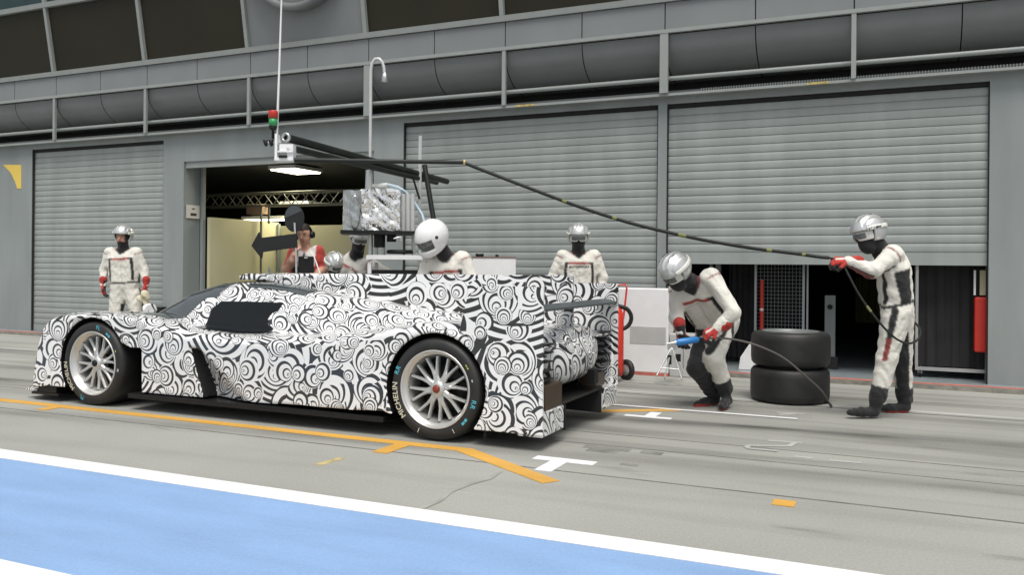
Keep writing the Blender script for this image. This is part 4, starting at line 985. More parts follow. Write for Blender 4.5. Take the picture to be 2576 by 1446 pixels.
# ---- refuelling tank on its stand
TD = 9.05
def tp(x, y, d=TD): return at(x, y, d)
tk = thing('fuel_tank_rig', 'tall refuelling tank wrapped in crumpled silver foil on a white framed cart', 'fuel tank', (tp(955, 900).x, tp(955, 900).y, 0))
yaw2 = Matrix.Rotation(R(9), 3, 'Z'); TR, TDp = yaw2 @ UR, yaw2 @ UD
def foil_box(c, hx, hy, hz, amp, nseg=26):
    bm = bmesh.new(); bmesh.ops.create_cube(bm, size=2)
    bmesh.ops.subdivide_edges(bm, edges=bm.edges[:], cuts=nseg, use_grid_fill=True)
    for v in bm.verts:
        p = Vector(v.co); n_ = Vector((round(p.x) if abs(p.x) > .999 else 0, round(p.y) if abs(p.y) > .999 else 0, round(p.z) if abs(p.z) > .999 else 0))
        wp = Vector((p.x * hx, p.y * hy, p.z * hz))
        a = noise.noise(Vector((wp.x * 6 + wp.z * 7, wp.y * 6, wp.z * 3 - wp.x * 3)) * 1.1 + Vector((3, 1, 2))); a2 = noise.noise(wp * 19)
        r = abs(a) * 1.4 + a2 * 0.25
        wp += n_.normalized() * (r * amp) if n_.length else Vector()
        v.co = c + TR * wp.x + TDp * wp.y + UZ * wp.z
    return MB().bm(bm, False)
cF = tp(958, 533, TD)
obj('foil_cover', foil_box(cF, 0.19, 0.20, 0.215, 0.030), 'foilm', tk)
cL = tp(889, 533, TD + 0.05)
obj('side_tank', foil_box(cL, 0.10, 0.17, 0.215, 0.010, 10), mat('side_foil', (0.45, 0.47, 0.47), 0.25, metal=0.9, bump=0.5, bscale=6), tk)
ovp = MB().lathe([(0.085, 0), (0.10, 0.004), (0.085, 0.01)], Vector((0, 0, 0)), (0, -1, 0), 40)
ovp.v = [tuple(tp(893, 533, TD - 0.16) + TR * x * 0.55 + UZ * z * 1.9 + TDp * y) for x, y, z in ovp.v]
obj('sight_glass_frame', ovp, 'metal', tk)
obj('edge_post', MB().obox(tp(868, 533, TD - 0.1), TR, TDp, UZ, 0.018, 0.02, 0.225), 'cream', tk)
for i, x in enumerate((1014, 1026, 1038)):
    obj('side_pipe', MB().tube([tp(x, 487, TD), tp(x, 584, TD)], 0.026, 14), 'metalpaint', tk)
obj('base_plate', MB().obox(tp(955, 586, TD), TR, TDp, UZ, 0.40, 0.24, 0.018), 'black', tk)
vt = MB().tube([tp(928, 480), tp(930, 428)], 0.042, 16)
obj('vent_base', vt, 'metal', tk)
pts = [tp(931, 430), tp(932, 300), tp(933, 175), tp(936, 158), tp(944, 147), tp(954, 147), tp(962, 156), tp(966, 170), tp(967, 182)]
obj('vent_pipe', MB().tube(pts, 0.017, 12), 'metalpaint', tk)
q = tp(967.5, 194); obj('vent_nozzle', MB().lathe([(0.001, 0.055), (0.018, 0.055), (0.030, 0.01), (0.033, -0.045), (0.024, -0.05), (0.001, -0.04)], q, (0, 0, 1), 20), 'metal', tk)
obj('fill_pipe', MB().tube([tp(932, 468), tp(975, 464)], 0.022), 'metalpaint', tk)
obj('breather_hose', MB().tube([tp(975, 464), tp(1000, 470), tp(1020, 482), tp(1040, 505), tp(1062, 540), tp(1072, 575, TD - 0.2)], 0.017), 'greyhose', tk)
obj('outlet_pipe', MB().tube([tp(932, 588), tp(932, 655)], 0.026, 14), 'metal', tk)
obj('outlet_valve', MB().tube([tp(955, 590), tp(955, 622)], 0.06, 14).tube([tp(985, 590), tp(985, 608)], 0.05, 14), 'black', tk)
obj('support_legs', MB().tube([tp(948, 600), tp(948, 645)], 0.014).tube([tp(966, 600), tp(966, 645)], 0.014).tube([tp(1040, 590), tp(1040, 645)], 0.02), 'metalpaint', tk)
obj('valve_lever', MB().tube([tp(990, 600, TD - 0.2), tp(1008, 596, TD - 0.2), tp(1010, 606, TD - 0.2)], 0.008), 'metal', tk)
cart = thing('tool_cart', 'white framed cart carrying the silver tank, dark shelf below', 'cart', (tp(1000, 900).x, tp(1000, 900).y, 0))
ctop = tp(1003, 648, TD)
obj('top', MB().obox(ctop, UR, UD, UZ, 0.30, 0.26, 0.022), 'white', cart)
obj('mat', MB().obox(ctop + UR * -0.02 + UZ * 0.024, UR, UD, UZ, 0.26, 0.2, 0.003), 'metalpaint', cart)
for i in (-1, 1):
    for j in (-1, 1):
        p = ctop + UR * 0.27 * i + UD * 0.22 * j
        obj('leg', MB().obox(Vector((p.x, p.y, ctop.z / 2 - 0.02)), UR, UD, UZ, 0.018, 0.018, ctop.z / 2 - 0.03), 'white', cart)
obj('dark_bin', MB().obox(ctop - UZ * 0.35, UR, UD, UZ, 0.25, 0.2, 0.22), 'black', cart)
rr_ = thing('rubber_ring', 'black rubber ring lying on the white cart under the tank', 'ring', tuple(tp(1004, 636)))
obj('ring', MB().lathe([(0.07, 0), (0.13, 0), (0.145, 0.02), (0.13, 0.04), (0.07, 0.04), (0.07, 0)], tp(1006, 638, TD - 0.02), (0, 0, 1), 32), 'black', rr_)
wc2 = thing('white_tool_cabinet', 'white tool cabinet with a dark top edge behind the white helmeted mechanic', 'cabinet', (at(1250, 900, 9.9).x, at(1250, 900, 9.9).y, 0))
ct = at(1243, 649, 9.7); hz = ct.z / 2
cc2 = Vector((ct.x, ct.y, hz)) + UD * 0.2
obj('body', MB().obox(cc2, UR, UD, UZ, 0.245, 0.2, hz), 'white', wc2)
obj('worktop', MB().obox(Vector((ct.x, ct.y, ct.z + 0.008)) + UD * 0.2, UR, UD, UZ, 0.25, 0.205, 0.008), mat('worktop', (0.18, 0.12, 0.10), 0.6), wc2)
for i in range(4): obj('drawer_line', MB().obox(cc2 - UD * 0.201 + UZ * (hz * 0.55 - i * 0.3), UR, UD, UZ, 0.23, 0.001, 0.003), 'seam', wc2)
sp_ = thing('spray_can', 'small dark can on top of the white tool cabinet, right of the pair', 'can', tuple(at(1252, 640, 9.85)))
obj('can', MB().lathe([(0.001, 0), (0.02, 0), (0.02, 0.02), (0.01, 0.03), (0.001, 0.03)], Vector((ct.x, ct.y, ct.z + 0.016)) + UD * 0.15 + UR * 0.03, (0, 0, 1), 14), 'black', sp_)
sp_ = thing('grease_tub', 'low dark tub on top of the white tool cabinet beside the mechanic', 'tub', tuple(at(1203, 640, 9.85)))
obj('tub', MB().lathe([(0.001, 0), (0.045, 0), (0.05, 0.035), (0.001, 0.035)], Vector((ct.x, ct.y, ct.z + 0.016)) + UD * 0.15 - UR * 0.17, (0, 0, 1), 18), 'black', sp_)

# ---- stacked tyres
def tyre(z0, label, c):
    t_ = thing('racing_tyre', label, 'tyre', (c.x, c.y, z0), 'tyres stacked on the apron')
    r, h = 0.362, 0.325
    pr = [(0.262, 0.0), (0.30, -0.0), (0.335, 0.008), (0.357, 0.035), (0.362, 0.08), (r, h - 0.08), (0.357, h - 0.035), (0.335, h - 0.008), (0.30, h), (0.262, h), (0.262, 0.0)]
    obj('carcass', MB().lathe(pr, Vector((c.x, c.y, z0)), (0, 0, 1), 96), 'rubber', t_)
    rm = [(0.262, h - 0.02), (0.262, h + 0.004), (0.252, h + 0.004), (0.246, h - 0.04), (0.235, h - 0.16), (0.001, h - 0.18)]
    obj('rim', MB().lathe(rm, Vector((c.x, c.y, z0)), (0, 0, 1), 64), 'soffit', t_)
    return t_
fr_ = at(1990, 1023, 7.79); fr_.z = 0; base = fr_ + UD * 0.368 + UR * 0.105
tyre(0.0, 'lower slick tyre of the two stacked on the apron', base)
tyre(0.338, 'upper slick tyre resting on the lower one of the stack', base + UR * 0.004)

# ---- hoses
def catmull(P, n=8):
    P = [Vector(p) for p in P]; out = []
    Q = [P[0] * 2 - P[1]] + P + [P[-1] * 2 - P[-2]]
    for i in range(1, len(Q) - 2):
        for k in range(n):
            t = k / n; a, b, c, d = Q[i - 1], Q[i], Q[i + 1], Q[i + 2]
            out.append(0.5 * ((2 * b) + (c - a) * t + (2 * a - 5 * b + 4 * c - d) * t * t + (3 * b - a - 3 * c + d) * t ** 3))
    return out + [P[-1]]
hp = [(1165, 408, 7.45), (1231, 434, 7.44), (1343, 477, 7.42), (1436, 512, 7.40), (1518, 540, 7.38), (1614, 568, 7.36), (1763, 602, 7.32), (1900, 625, 7.28), (1997, 637, 7.24), (2062, 646, 7.2), (2085, 648, 7.19)]
h1 = catmull([at(*p) for p in hp])
ah = thing('air_hose', 'long black hose stretched from the gantry boom to the standing mechanic', 'hose', tuple(at(1165, 408, 7.45)))
obj('hose', MB().tube(h1, 0.0155, 10), 'hosem', ah)
ys = mat('yellow_tape', (0.16, 0.17, 0.05), 0.7)
for i in (22, 34, 45, 58, 66):
    obj('tape', MB().tube([h1[i], h1[i + 1]], 0.0168, 10), ys, ah)
h2 = catmull([at(*p) for p in [(2085, 648, 7.19), (2112, 655, 7.17), (2124, 671, 7.12), (2160, 739, 7.05), (2202, 798, 6.98), (2245, 845, 6.95), (2283, 864, 7.0), (2309, 854, 7.2), (2315, 832, 7.3), (2302, 812, 7.38), (2280, 800, 7.5)]])
obj('hose_tail', MB().tube(h2, 0.0095, 8), 'hosem', ah)
obj('tail_tape', MB().tube(h2[28:31], 0.0108, 8), ys, ah)
gh = thing('air_gun', 'blue wheel gun held by the bending mechanic, its dark hose trailing right', 'wheel gun', tuple(at(1725, 860, 7.45)))
g0, g1 = at(1699, 862, 7.40), at(1757, 854, 7.46)
obj('body', MB().tube([g0, g0 + (g1 - g0) * 0.08, g0 + (g1 - g0) * 0.92, g1], [0.018, 0.031, 0.029, 0.020], 18), 'blue', gh)
obj('socket', MB().tube([at(1676, 865, 7.38), at(1690, 863, 7.39), g0], [0.006, 0.008, 0.022], 12), 'metal', gh)
obj('grip', MB().tube([at(1748, 856, 7.45), at(1762, 853, 7.46), at(1778, 852, 7.47)], [0.022, 0.016, 0.012], 12), 'black', gh)
gend = at(2090, 1016, 7.74); gend.z = 0.012
h3 = catmull([at(1778, 852, 7.47), at(1809, 850, 7.5), at(1862, 857, 7.5), at(1915, 873, 7.5), at(1972, 901, 7.52), at(2025, 945, 7.56), at(2068, 985, 7.62), gend, gend + UR * 0.06 + UD * 0.20, gend + UR * 0.02 + UD * 0.55 , gend + UD * 0.9 - UR * 0.2])
obj('hose', MB().tube(h3, 0.0085, 8), mat('brown_hose', (0.10, 0.09, 0.08), 0.5), gh)

# ================================================================ PEOPLE
WHT = np.array([0.64, 0.62, 0.56]); BLK = np.array([0.009, 0.009, 0.010]); RED = np.array([0.30, 0.03, 0.022]); DRED = np.array([0.20, 0.03, 0.025])
GRD = np.array([0.40, 0.025, 0.018]); SKIN = np.array([0.50, 0.27, 0.19]); HAIR = np.array([0.02, 0.013, 0.01]); GREY = np.array([0.45, 0.43, 0.40])
def V3(p): return np.array(p[:], float)
def nrmz(v): return v / (np.linalg.norm(v) + 1e-12)
def glove(name, wrist, direction, palm, side, parent, curl=0.9, size=1.0, h=0.0062, col='red', grip=None):
    """five fingered gloved hand: wrist point, pointing direction, palm normal, side=+1 thumb on direction x palm side"""
    w0, d, n_ = V3(wrist), nrmz(V3(direction)), V3(palm); n_ = nrmz(n_ - d * n_.dot(d)); s = np.cross(d, n_) * side
    prim = [(w0 - d * 0.075 * size, w0 + d * 0.01 * size, 0.050 * size, 0.036 * size, 'cuff')]
    for k in (-1, 0, 1): prim.append((w0 + s * 0.012 * k * size, w0 + (d * 0.088 + s * 0.026 * k) * size, 0.023 * size, 0.018 * size, 'palm'))
    lens = (0.078, 0.090, 0.084, 0.066)
    for i, L in enumerate(lens):
        b = w0 + (d * 0.090 + s * (0.034 - 0.0228 * i)) * size
        p = b; a = 0.0; r = 0.0118 * size
        for j, fr in enumerate((0.42, 0.32, 0.26)):
            a += curl * (0.55 + 0.10 * i * (1 if j == 0 else 0.5)) * (1.0 if j else 0.8)
            q = p + (d * math.cos(a) + n_ * math.sin(a) + s * 0.04 * (1.5 - i)) * L * fr * size * 1.05
            prim.append((p, q, r, r * 0.92, 'finger')); p = q; r *= 0.92
    tb = w0 + (d * 0.028 + s * 0.032) * size
    t1 = tb + (d * 0.030 + s * 0.026 + n_ * 0.016 * curl) * size; t2 = t1 + (d * 0.024 + s * 0.004 + n_ * (0.010 + 0.016 * curl)) * size
    prim += [(tb, t1, 0.0155 * size, 0.0135 * size, 'finger'), (t1, t2, 0.0135 * size, 0.0115 * size, 'finger')]
    pts = np.array([p[k] for p in prim for k in (0, 1)]); lo, hi = pts.min(0) - 0.06, pts.max(0) + 0.06
    def f(X, Y, Z):
        F = None
        for a, b, ra, rb, kd in prim:
            g = cone(X, Y, Z, a, b, ra, rb); F = g if F is None else smin(F, g, 0.006 if kd == 'finger' else 0.014)
        return F
    V, Fq = snet(f, lo, hi, h)
    rel = V - w0; x = rel @ d; z = rel @ n_; y = rel @ s
    c = np.tile(GRD, (len(V), 1))
    c[z > 0.018 * size] = BLK * 1.3
    bx = (x > 0.02 * size) & (x < 0.10 * size) & (np.abs(y) < 0.012 * size) & (z < 0); c[bx] = WHT * 0.8
    c[(x < -0.055 * size)] = GRD * 0.8
    if col == 'black': c[:] = BLK * 1.6
    if col == 'cream': c[:] = np.array([0.52, 0.48, 0.36])
    return npobj(name, V, Fq, 'suit', parent, col=c)

def person(label, J, d0, look, h=0.0125, helmet='silver', face='balaclava', outfit='suit', gl=True, scale=1.0, head_r=1.0, legs=True, seed=0,
           handdir=None, bend=0.0, curl=(0.8, 0.8), glovecol='red', text=False, extra=None):
    """J: joints as photo position plus depth offset from d0.  L and R are the person's own sides."""
    P = {k: V3(at(v[0], v[1], d0 + (v[2] if len(v) > 2 else 0))) for k, v in J.items()}
    if 'pel' not in P: P['pel'] = (P['hipL'] + P['hipR']) / 2
    base = P['pel'].copy(); base[2] = 0
    root = thing('person', label, 'person', tuple(base), 'pit crew around the car')
    s = scale
    sc = (P['shL'] + P['shR']) / 2
    up = nrmz(P['neck'] - P['pel']); rt = P['shR'] - P['shL']; rt = nrmz(rt - up * rt.dot(up)); fw = np.cross(up, rt)
    wst = P['pel'] * 0.62 + sc * 0.38; chest = P['pel'] * 0.22 + sc * 0.78
    prim = []
    def add(a, b, ra, rb, lab, k=0.035): prim.append(('c', a, b, ra * s, rb * s, lab, k))
    for sg, sd in ((-1, 'L'), (1, 'R')):
        o = rt * 0.075 * sg * s
        add(P['pel'] + o * 1.05 + up * 0.02, chest + o * 1.25 - up * 0.02, 0.118, 0.125, 'torso', 0.05)
        add(chest + o * 0.9 + up * 0.03, P['sh' + sd] * 0.85 + P['neck'] * 0.15 - up * 0.01, 0.10, 0.078, 'torso', 0.05)
        hp = P['hip' + sd]
        add(hp, P['kn' + sd], 0.112, 0.078, 'leg' + sd, 0.035)
        add(P['kn' + sd], P['an' + sd], 0.080, 0.063, 'leg' + sd, 0.03)
        add(P['an' + sd] + (P['kn' + sd] - P['an' + sd]) * 0.12, P['an' + sd], 0.067, 0.055, 'leg' + sd, 0.02)
        add(P['sh' + sd], P['el' + sd], 0.073, 0.058, 'arm' + sd, 0.03)
        add(P['el' + sd], P['wr' + sd], 0.057, 0.043, 'arm' + sd, 0.025)
        if 'toe' + sd in P:
            he = P.get('heel' + sd, P['an' + sd]); to = P['toe' + sd]; fd = nrmz(to - he); Lf = 0.24 * s
            hz_ = he + fd * 0.03; add(hz_ + np.array([0, 0, 0.0]), hz_ + fd * Lf * 0.55, 0.036, 0.036, 'shoe', 0.025)
            add(hz_ + fd * Lf * 0.5, hz_ + fd * Lf * 0.88, 0.037, 0.028, 'shoe', 0.02); add(P['an' + sd], hz_ + fd * 0.02, 0.046, 0.038, 'shoe', 0.025)
    nk = 0.078 if face != 'bare' else 0.058
    add(P['neck'] - up * 0.05, P['neck'] * 0.4 + P['head'] * 0.6, nk, nk - 0.008, 'neck', 0.03)
    # head axes
    lk = V3(look[0] * UR + look[1] * UD + look[2] * UZ); lk = nrmz(lk); hu = nrmz(P['head'] - P['neck']); hu = nrmz(hu - lk * hu.dot(lk)); hr = np.cross(lk, hu)
    H0 = P['head']; hs = s * head_r
    def hd(f, u, r=0.0): return H0 + (lk * f + hu * u + hr * r) * hs
    def body(X, Y, Z):
        F = None
        for kd, a, b, ra, rb, lab, k in prim:
            g = cone(X, Y, Z, a, b, ra, rb); F = g if F is None else smin(F, g, k)
        # cloth folds
        fold = 0.0045 * np.sin(23 * X + 31 * Z + 3 * np.sin(17 * Y + seed)) * np.sin(19 * Z - 13 * X + 2.5 * np.sin(11 * X + 9 * Y)) + 0.0024 * np.sin(55 * Z + 20 * X + 4 * np.sin(21 * X + 30 * Y + seed))
        F = F + fold
        sk = ell(X, Y, Z, hd(-0.005, 0.02), (lk, hu, hr), (0.094 * hs, 0.108 * hs, 0.076 * hs))
        jaw = ell(X, Y, Z, hd(0.024, -0.060), (lk, hu, hr), (0.070 * hs, 0.082 * hs, 0.064 * hs)) if face == 'balaclava' else ell(X, Y, Z, hd(0.028, -0.052), (lk, hu, hr), (0.062 * hs, 0.060 * hs, 0.056 * hs))
        Hh = smin(sk, jaw, 0.03)
        Hh = smin(Hh, cone(X, Y, Z, hd(0.088, 0.012), hd(0.112, -0.022), 0.008 * hs, 0.0125 * hs), 0.010)
        for e in (-1, 1):
            Hh = np.maximum(Hh, -(ell(X, Y, Z, hd(0.098, 0.010, 0.033 * e), (lk, hu, hr), (0.014, 0.013, 0.018))) * 0.6 - 0.004) if False else Hh
            Hh = smin(Hh, ell(X, Y, Z, hd(-0.005, -0.004, 0.078 * e), (lk, hu, hr), (0.02 * hs, 0.030 * hs, 0.010 * hs)), 0.006)
        return smin(F, Hh, 0.012)
    pts = np.array([q for p_ in prim for q in (p_[1], p_[2])] + [H0]); lo, hi = pts.min(0) - 0.17, pts.max(0) + 0.17
    if not legs: lo[2] = max(lo[2], 0.0)
    lo[2] = max(lo[2], -0.01)
    V, Fq = snet(body, lo, hi, h)
    # colours by region
    D = np.stack([cone(V[:, 0], V[:, 1], V[:, 2], p_[1], p_[2], p_[3], p_[4]) for p_ in prim], 1); lab = np.array([p_[5] for p_ in prim])[D.argmin(1)]
    c = np.tile(WHT, (len(V), 1)); rel = V - P['pel']; L = (sc - P['pel']) @ up
    uu = rel @ up / L; aa = rel @ rt; bb = (V - chest) @ fw
    tor = lab == 'torso'
    if outfit == 'suit':
        fr = tor & (bb > 0.0)
        c[fr & (uu > 0.79) & (uu < 0.85) & (np.abs(aa) < 0.165 * s)] = BLK
        c[fr & (uu > 0.79) & (uu < 0.85) & (np.abs(aa) < 0.115 * s)] = RED
        c[fr & (uu > 0.18) & (uu < 0.81) & (np.abs(np.abs(aa) - 0.155 * s + 0.02 * np.abs(uu - 0.45)) < 0.016 * s)] = BLK
        c[tor & (np.abs(aa) > 0.150 * s) & (uu > 0.12) & (uu < 0.72) & (bb < 0.03)] = BLK
        c[fr & (uu > 0.735) & (uu < 0.755) & (np.abs(aa) < 0.09 * s)] = WHT * 0.62
        c[((tor | np.char.startswith(lab, 'leg')) & (uu > 0.10) & (uu < 0.155))] = BLK * 1.2
        c[fr & (np.abs(aa) < 0.006) & (uu > 0.155) & (uu < 0.70)] = WHT * 0.72
        c[(tor | (lab == 'neck')) & (np.linalg.norm(V - P['neck'], axis=1) < 0.10 * s)] = DRED
        for sd, ot in (('L', 'R'), ('R', 'L')):
            hp, kn, an = P['hip' + sd], P['kn' + sd], P['an' + sd]
            m_ = lab == 'leg' + sd
            out = nrmz(P['hip' + sd] - P['hip' + ot]); r_ = V - hp; ax = nrmz(an - hp); r_ = r_ - np.outer(r_ @ ax, ax)
            ca = (r_ @ out) / (np.linalg.norm(r_, axis=1) + 1e-9)
            lt = (V - hp) @ nrmz(an - hp) / np.linalg.norm(an - hp)
            c[m_ & (ca < -0.72) & (lt > 0.16)] = BLK * 1.3
            if extra == 'blackR' and sd == 'R': c[m_ & (lt > 0.08)] = BLK * 1.3
            st = m_ & (ca > 0.965) & (lt < 0.55) & (uu < 0.10); c[st] = BLK * 1.5
            c[st & (lt > 0.28)] = DRED
            # boots below the trouser hem
            lo_ = m_ & ((V - an) @ nrmz(kn - an) < 0.10 * s); c[lo_] = BLK * 1.4
            ma = lab == 'arm' + sd; el = P['el' + sd]; shp = P['sh' + sd]; wr = P['wr' + sd]
            t_ = (V - shp) @ nrmz(el - shp)
            c[ma & (np.abs(t_ - 0.015) < 0.006) & (((V - shp) ** 2).sum(1) < 0.02)] = DRED
            ud = -up if abs((wr - shp)[2]) > 0.25 else np.array([0, 0, -1.0])
            if extra == 'armstripe':
                for a0, b0 in ((shp, el), (el, wr)):
                    ax2 = nrmz(b0 - a0); q_ = V - a0; q_ = q_ - np.outer(q_ @ ax2, ax2); cd = (q_ @ np.array([0, 0, -1.0])) / (np.linalg.norm(q_, axis=1) + 1e-9)
                    near_ = ((V - a0) @ ax2 > -0.02) & ((V - a0) @ ax2 < np.linalg.norm(b0 - a0) + 0.02)
                    c[ma & near_ & (cd > 0.62)] = BLK * 1.3; c[ma & near_ & (cd > 0.80)] = DRED
    else:      # short sleeved team shirt, red shoulders and dark lower half
        c[:] = np.array([0.60, 0.58, 0.56])
        c[tor & (uu < 0.62)] = BLK * 1.3; c[tor & (np.abs(aa) > 0.13 * s) & (uu > 0.2)] = RED * 1.2
        for sd in 'LR':
            ma = lab == 'arm' + sd; t_ = np.linalg.norm(V - P['sh' + sd], axis=1)
            c[ma] = RED * 1.2; c[ma & (t_ > 0.20)] = SKIN
            c[lab == 'leg' + sd] = BLK * 1.5
        c[tor & (np.abs(aa) < 0.012) & (bb > 0) & (uu > 0.62)] = BLK * 2
        c[lab == 'neck'] = SKIN
    c[lab == 'shoe'] = BLK
    c[(lab == 'shoe') & (V[:, 2] < 0.016)] = GRD
    hrl = V - H0; hf, hu_, hr_ = hrl @ lk / hs, hrl @ hu / hs, hrl @ hr / hs
    inh = (np.linalg.norm(hrl, axis=1) < 0.175 * hs) & (((V - P['neck']) @ nrmz(H0 - P['neck'])) > 0.035) & (D.min(1) > -0.015)
    if face == 'balaclava': c[inh | (lab == 'neck')] = BLK
    elif face == 'open':
        c[inh | (lab == 'neck')] = BLK
        fm = inh & (hf > 0.03) & (np.abs(hr_) < 0.052) & (hu_ > -0.058) & (hu_ < 0.05); c[fm] = SKIN
    else:
        c[inh] = SKIN; c[inh & ((hu_ > 0.075) | ((hf < 0.01) & (hu_ > -0.03)) )] = HAIR
    if face != 'balaclava':
        for e in (-1, 1):
            ey = ((hr_ - 0.031 * e) / 0.015) ** 2 + ((hu_ - 0.016) / 0.008) ** 2; c[inh & (hf > 0.06) & (ey < 1.3)] = np.array([0.10, 0.07, 0.06])
            eb = ((hr_ - 0.031 * e) / 0.019) ** 2 + ((hu_ - 0.036) / 0.006) ** 2; c[inh & (hf > 0.05) & (eb < 1.0)] = HAIR * 3
        c[inh & (hf > 0.06) & (np.abs(hr_) < 0.024) & (np.abs(hu_ + 0.052) < 0.006)] = np.array([0.34, 0.12, 0.10])
    for _ in range(1):                     # soften the printed edges slightly
        acc = np.zeros_like(c); cn = np.zeros(len(c))
        for k in range(4):
            a_, b_ = Fq[:, k], Fq[:, (k + 1) % 4]
            np.add.at(acc, a_, c[b_]); np.add.at(acc, b_, c[a_]); np.add.at(cn, a_, 1); np.add.at(cn, b_, 1)
        c = 0.45 * c + 0.55 * acc / np.maximum(cn, 1)[:, None]
    bdy = npobj('body', V, Fq, 'suit', root, col=c)
    # helmet and goggles
    A3 = (lk, hu, hr)
    def head_mesh(nm, f, m, par, rad=0.22, hh=0.007):
        lo_, hi_ = H0 - rad, H0 + rad; v, q = snet(f, lo_, hi_, hh); return npobj(nm, v, q, m, par)
    if helmet == 'silver':
        HC = hd(-0.012, 0.035)
        def hf_(X, Y, Z):
            o = ell(X, Y, Z, HC, A3, (0.142 * hs, 0.128 * hs, 0.119 * hs))
            i = ell(X, Y, Z, HC, A3, (0.120 * hs, 0.108 * hs, 0.098 * hs))
            F_, U_, R_ = along(X, Y, Z, H0, lk) / hs, along(X, Y, Z, H0, hu) / hs, along(X, Y, Z, H0, hr) / hs
            brow = np.maximum(0.038 - 0.0 * F_ - U_, 0.012 - F_)     # open at the front below the brow
            cut = np.minimum(np.maximum(U_ - 0.040, 0.015 - F_ - 0 * U_), 9)
            g = np.maximum(o, -i)
            front = np.maximum(U_ - 0.042, 0.020 - F_)
            g = np.maximum(g, -front); g = np.maximum(g, -(U_ + 0.050))
            g = np.maximum(g, -np.maximum(U_ + 0.005, -(F_ + 0.10) ) if False else g)
            ridge = 0.0035 * np.cos(R_ * 130) * ((U_ > 0.07) & (F_ < 0.09))
            return g - ridge
        hm = head_mesh('helmet', hf_, 'silverhelm', root)
        vt = MB()
        for e in (-0.045, 0.0, 0.045):
            for f0 in (0.045, -0.02):
                p = V3(hd(f0, 0.035, e)); dirv = nrmz(lk * (f0 + 0.012) * 1.0 + hu * 0.11 + hr * e); 
                q = HC + dirv * 0.127 * hs
                vt.obox(q, lk - dirv * lk.dot(dirv), hr, dirv, 0.016 * hs, 0.005 * hs, 0.004 * hs)
        obj('vent', vt, 'black', hm)
        strap = MB(); pts2 = []
        def sh_f(X, Y, Z):
            o = ell(X, Y, Z, HC, A3, (0.1510 * hs, 0.1370 * hs, 0.1280 * hs)); i = ell(X, Y, Z, HC, A3, (0.139 * hs, 0.126 * hs, 0.117 * hs))
            U_ = along(X, Y, Z, H0, hu) / hs; F_ = along(X, Y, Z, H0, lk) / hs
            return np.maximum(np.maximum(o, -i), np.maximum(np.abs(U_ - 0.052 + 0.10 * F_ * 0) - 0.016, F_ - 0.075))
        head_mesh('goggle_strap', sh_f, 'goggrey', hm)
        if face != 'open':
            def gf(pad, w_, hgt, u0):
                def f(X, Y, Z):
                    F_, U_, R_ = along(X, Y, Z, H0, lk) / hs, along(X, Y, Z, H0, hu) / hs, along(X, Y, Z, H0, hr) / hs
                    o = ell(X, Y, Z, hd(-0.01, 0.01), A3, ((0.122 + pad) * hs, (0.13 + pad) * hs, (0.098 + pad) * hs)); i = ell(X, Y, Z, hd(-0.01, 0.01), A3, (0.100 * hs, 0.13 * hs, 0.078 * hs))
                    nose = np.clip(0.022 - np.abs(R_), 0, 1) * 1.0
                    sh = np.maximum(np.abs(U_ - u0 - nose * 0.35) - (hgt - nose * 0.35), np.abs(R_) - w_)
                    return np.maximum(np.maximum(o, -i), np.maximum(sh, 0.02 - F_))
                return f
            gg = head_mesh('goggles', gf(0.0, 0.092, 0.036, 0.004), 'goggrey', root)
            head_mesh('lens', gf(0.0045, 0.070, 0.022, 0.006), 'goglens', gg)
    elif helmet == 'white':
        HC = hd(-0.005, 0.01)
        def hf_(X, Y, Z):
            o = ell(X, Y, Z, HC, A3, (0.168 * hs, 0.158 * hs, 0.132 * hs)); chin = ell(X, Y, Z, hd(0.06, -0.085), A3, (0.115 * hs, 0.070 * hs, 0.100 * hs))
            o = smin(o, chin, 0.04); i = ell(X, Y, Z, HC, A3, (0.145 * hs, 0.150 * hs, 0.108 * hs))
            F_, U_, R_ = along(X, Y, Z, H0, lk) / hs, along(X, Y, Z, H0, hu) / hs, along(X, Y, Z, H0, hr) / hs
            visor = np.maximum(np.maximum(np.abs(U_ + 0.012) - 0.048, 0.065 - F_), np.abs(R_) - 0.12)
            g = np.maximum(o, -np.minimum(i, 9)); g = np.maximum(g, -visor); return np.maximum(g, -(U_ + 0.135))
        hm = head_mesh('helmet', hf_, 'whitehelm', root, 0.26)
        def vf(X, Y, Z):
            F_, U_ = along(X, Y, Z, H0, lk) / hs, along(X, Y, Z, H0, hu) / hs
            o = ell(X, Y, Z, HC, A3, (0.162 * hs, 0.152 * hs, 0.127 * hs)); i = ell(X, Y, Z, HC, A3, (0.154 * hs, 0.15 * hs, 0.119 * hs))
            return np.maximum(np.maximum(o, -i), np.maximum(np.abs(U_ + 0.012) - 0.052, 0.055 - F_))
        head_mesh('visor', vf, 'goglens', hm, 0.2)
        for e in (-1, 1):
            q = HC + nrmz(lk * 0.02 + hr * e * 0.13 + hu * 0.02) * 0.131 * hs
            obj('visor_screw', MB().lathe([(0.001, 0.008), (0.014, 0.008), (0.016, 0.0)], Vector(q), Vector(hr * e), 16), 'black', hm)
    elif helmet == 'headset':
        hb = MB(); pa = []
        for k in range(15):
            a = math.pi * k / 14; pa.append(Vector(hd(-0.01, 0.025) + (hr * math.cos(a) * 0.094 + hu * math.sin(a) * 0.110) * hs))
        hm = obj('headset', hb.tube(pa, 0.009), 'black', root)
        for e in (-1, 1):
            obj('ear_cup', MB().lathe([(0.001, 0.03), (0.034, 0.028), (0.042, 0.01), (0.042, -0.012), (0.001, -0.012)], Vector(hd(-0.008, 0.0, 0.088 * e)), Vector(hr * e), 24), 'black', hm)
        ha = ell
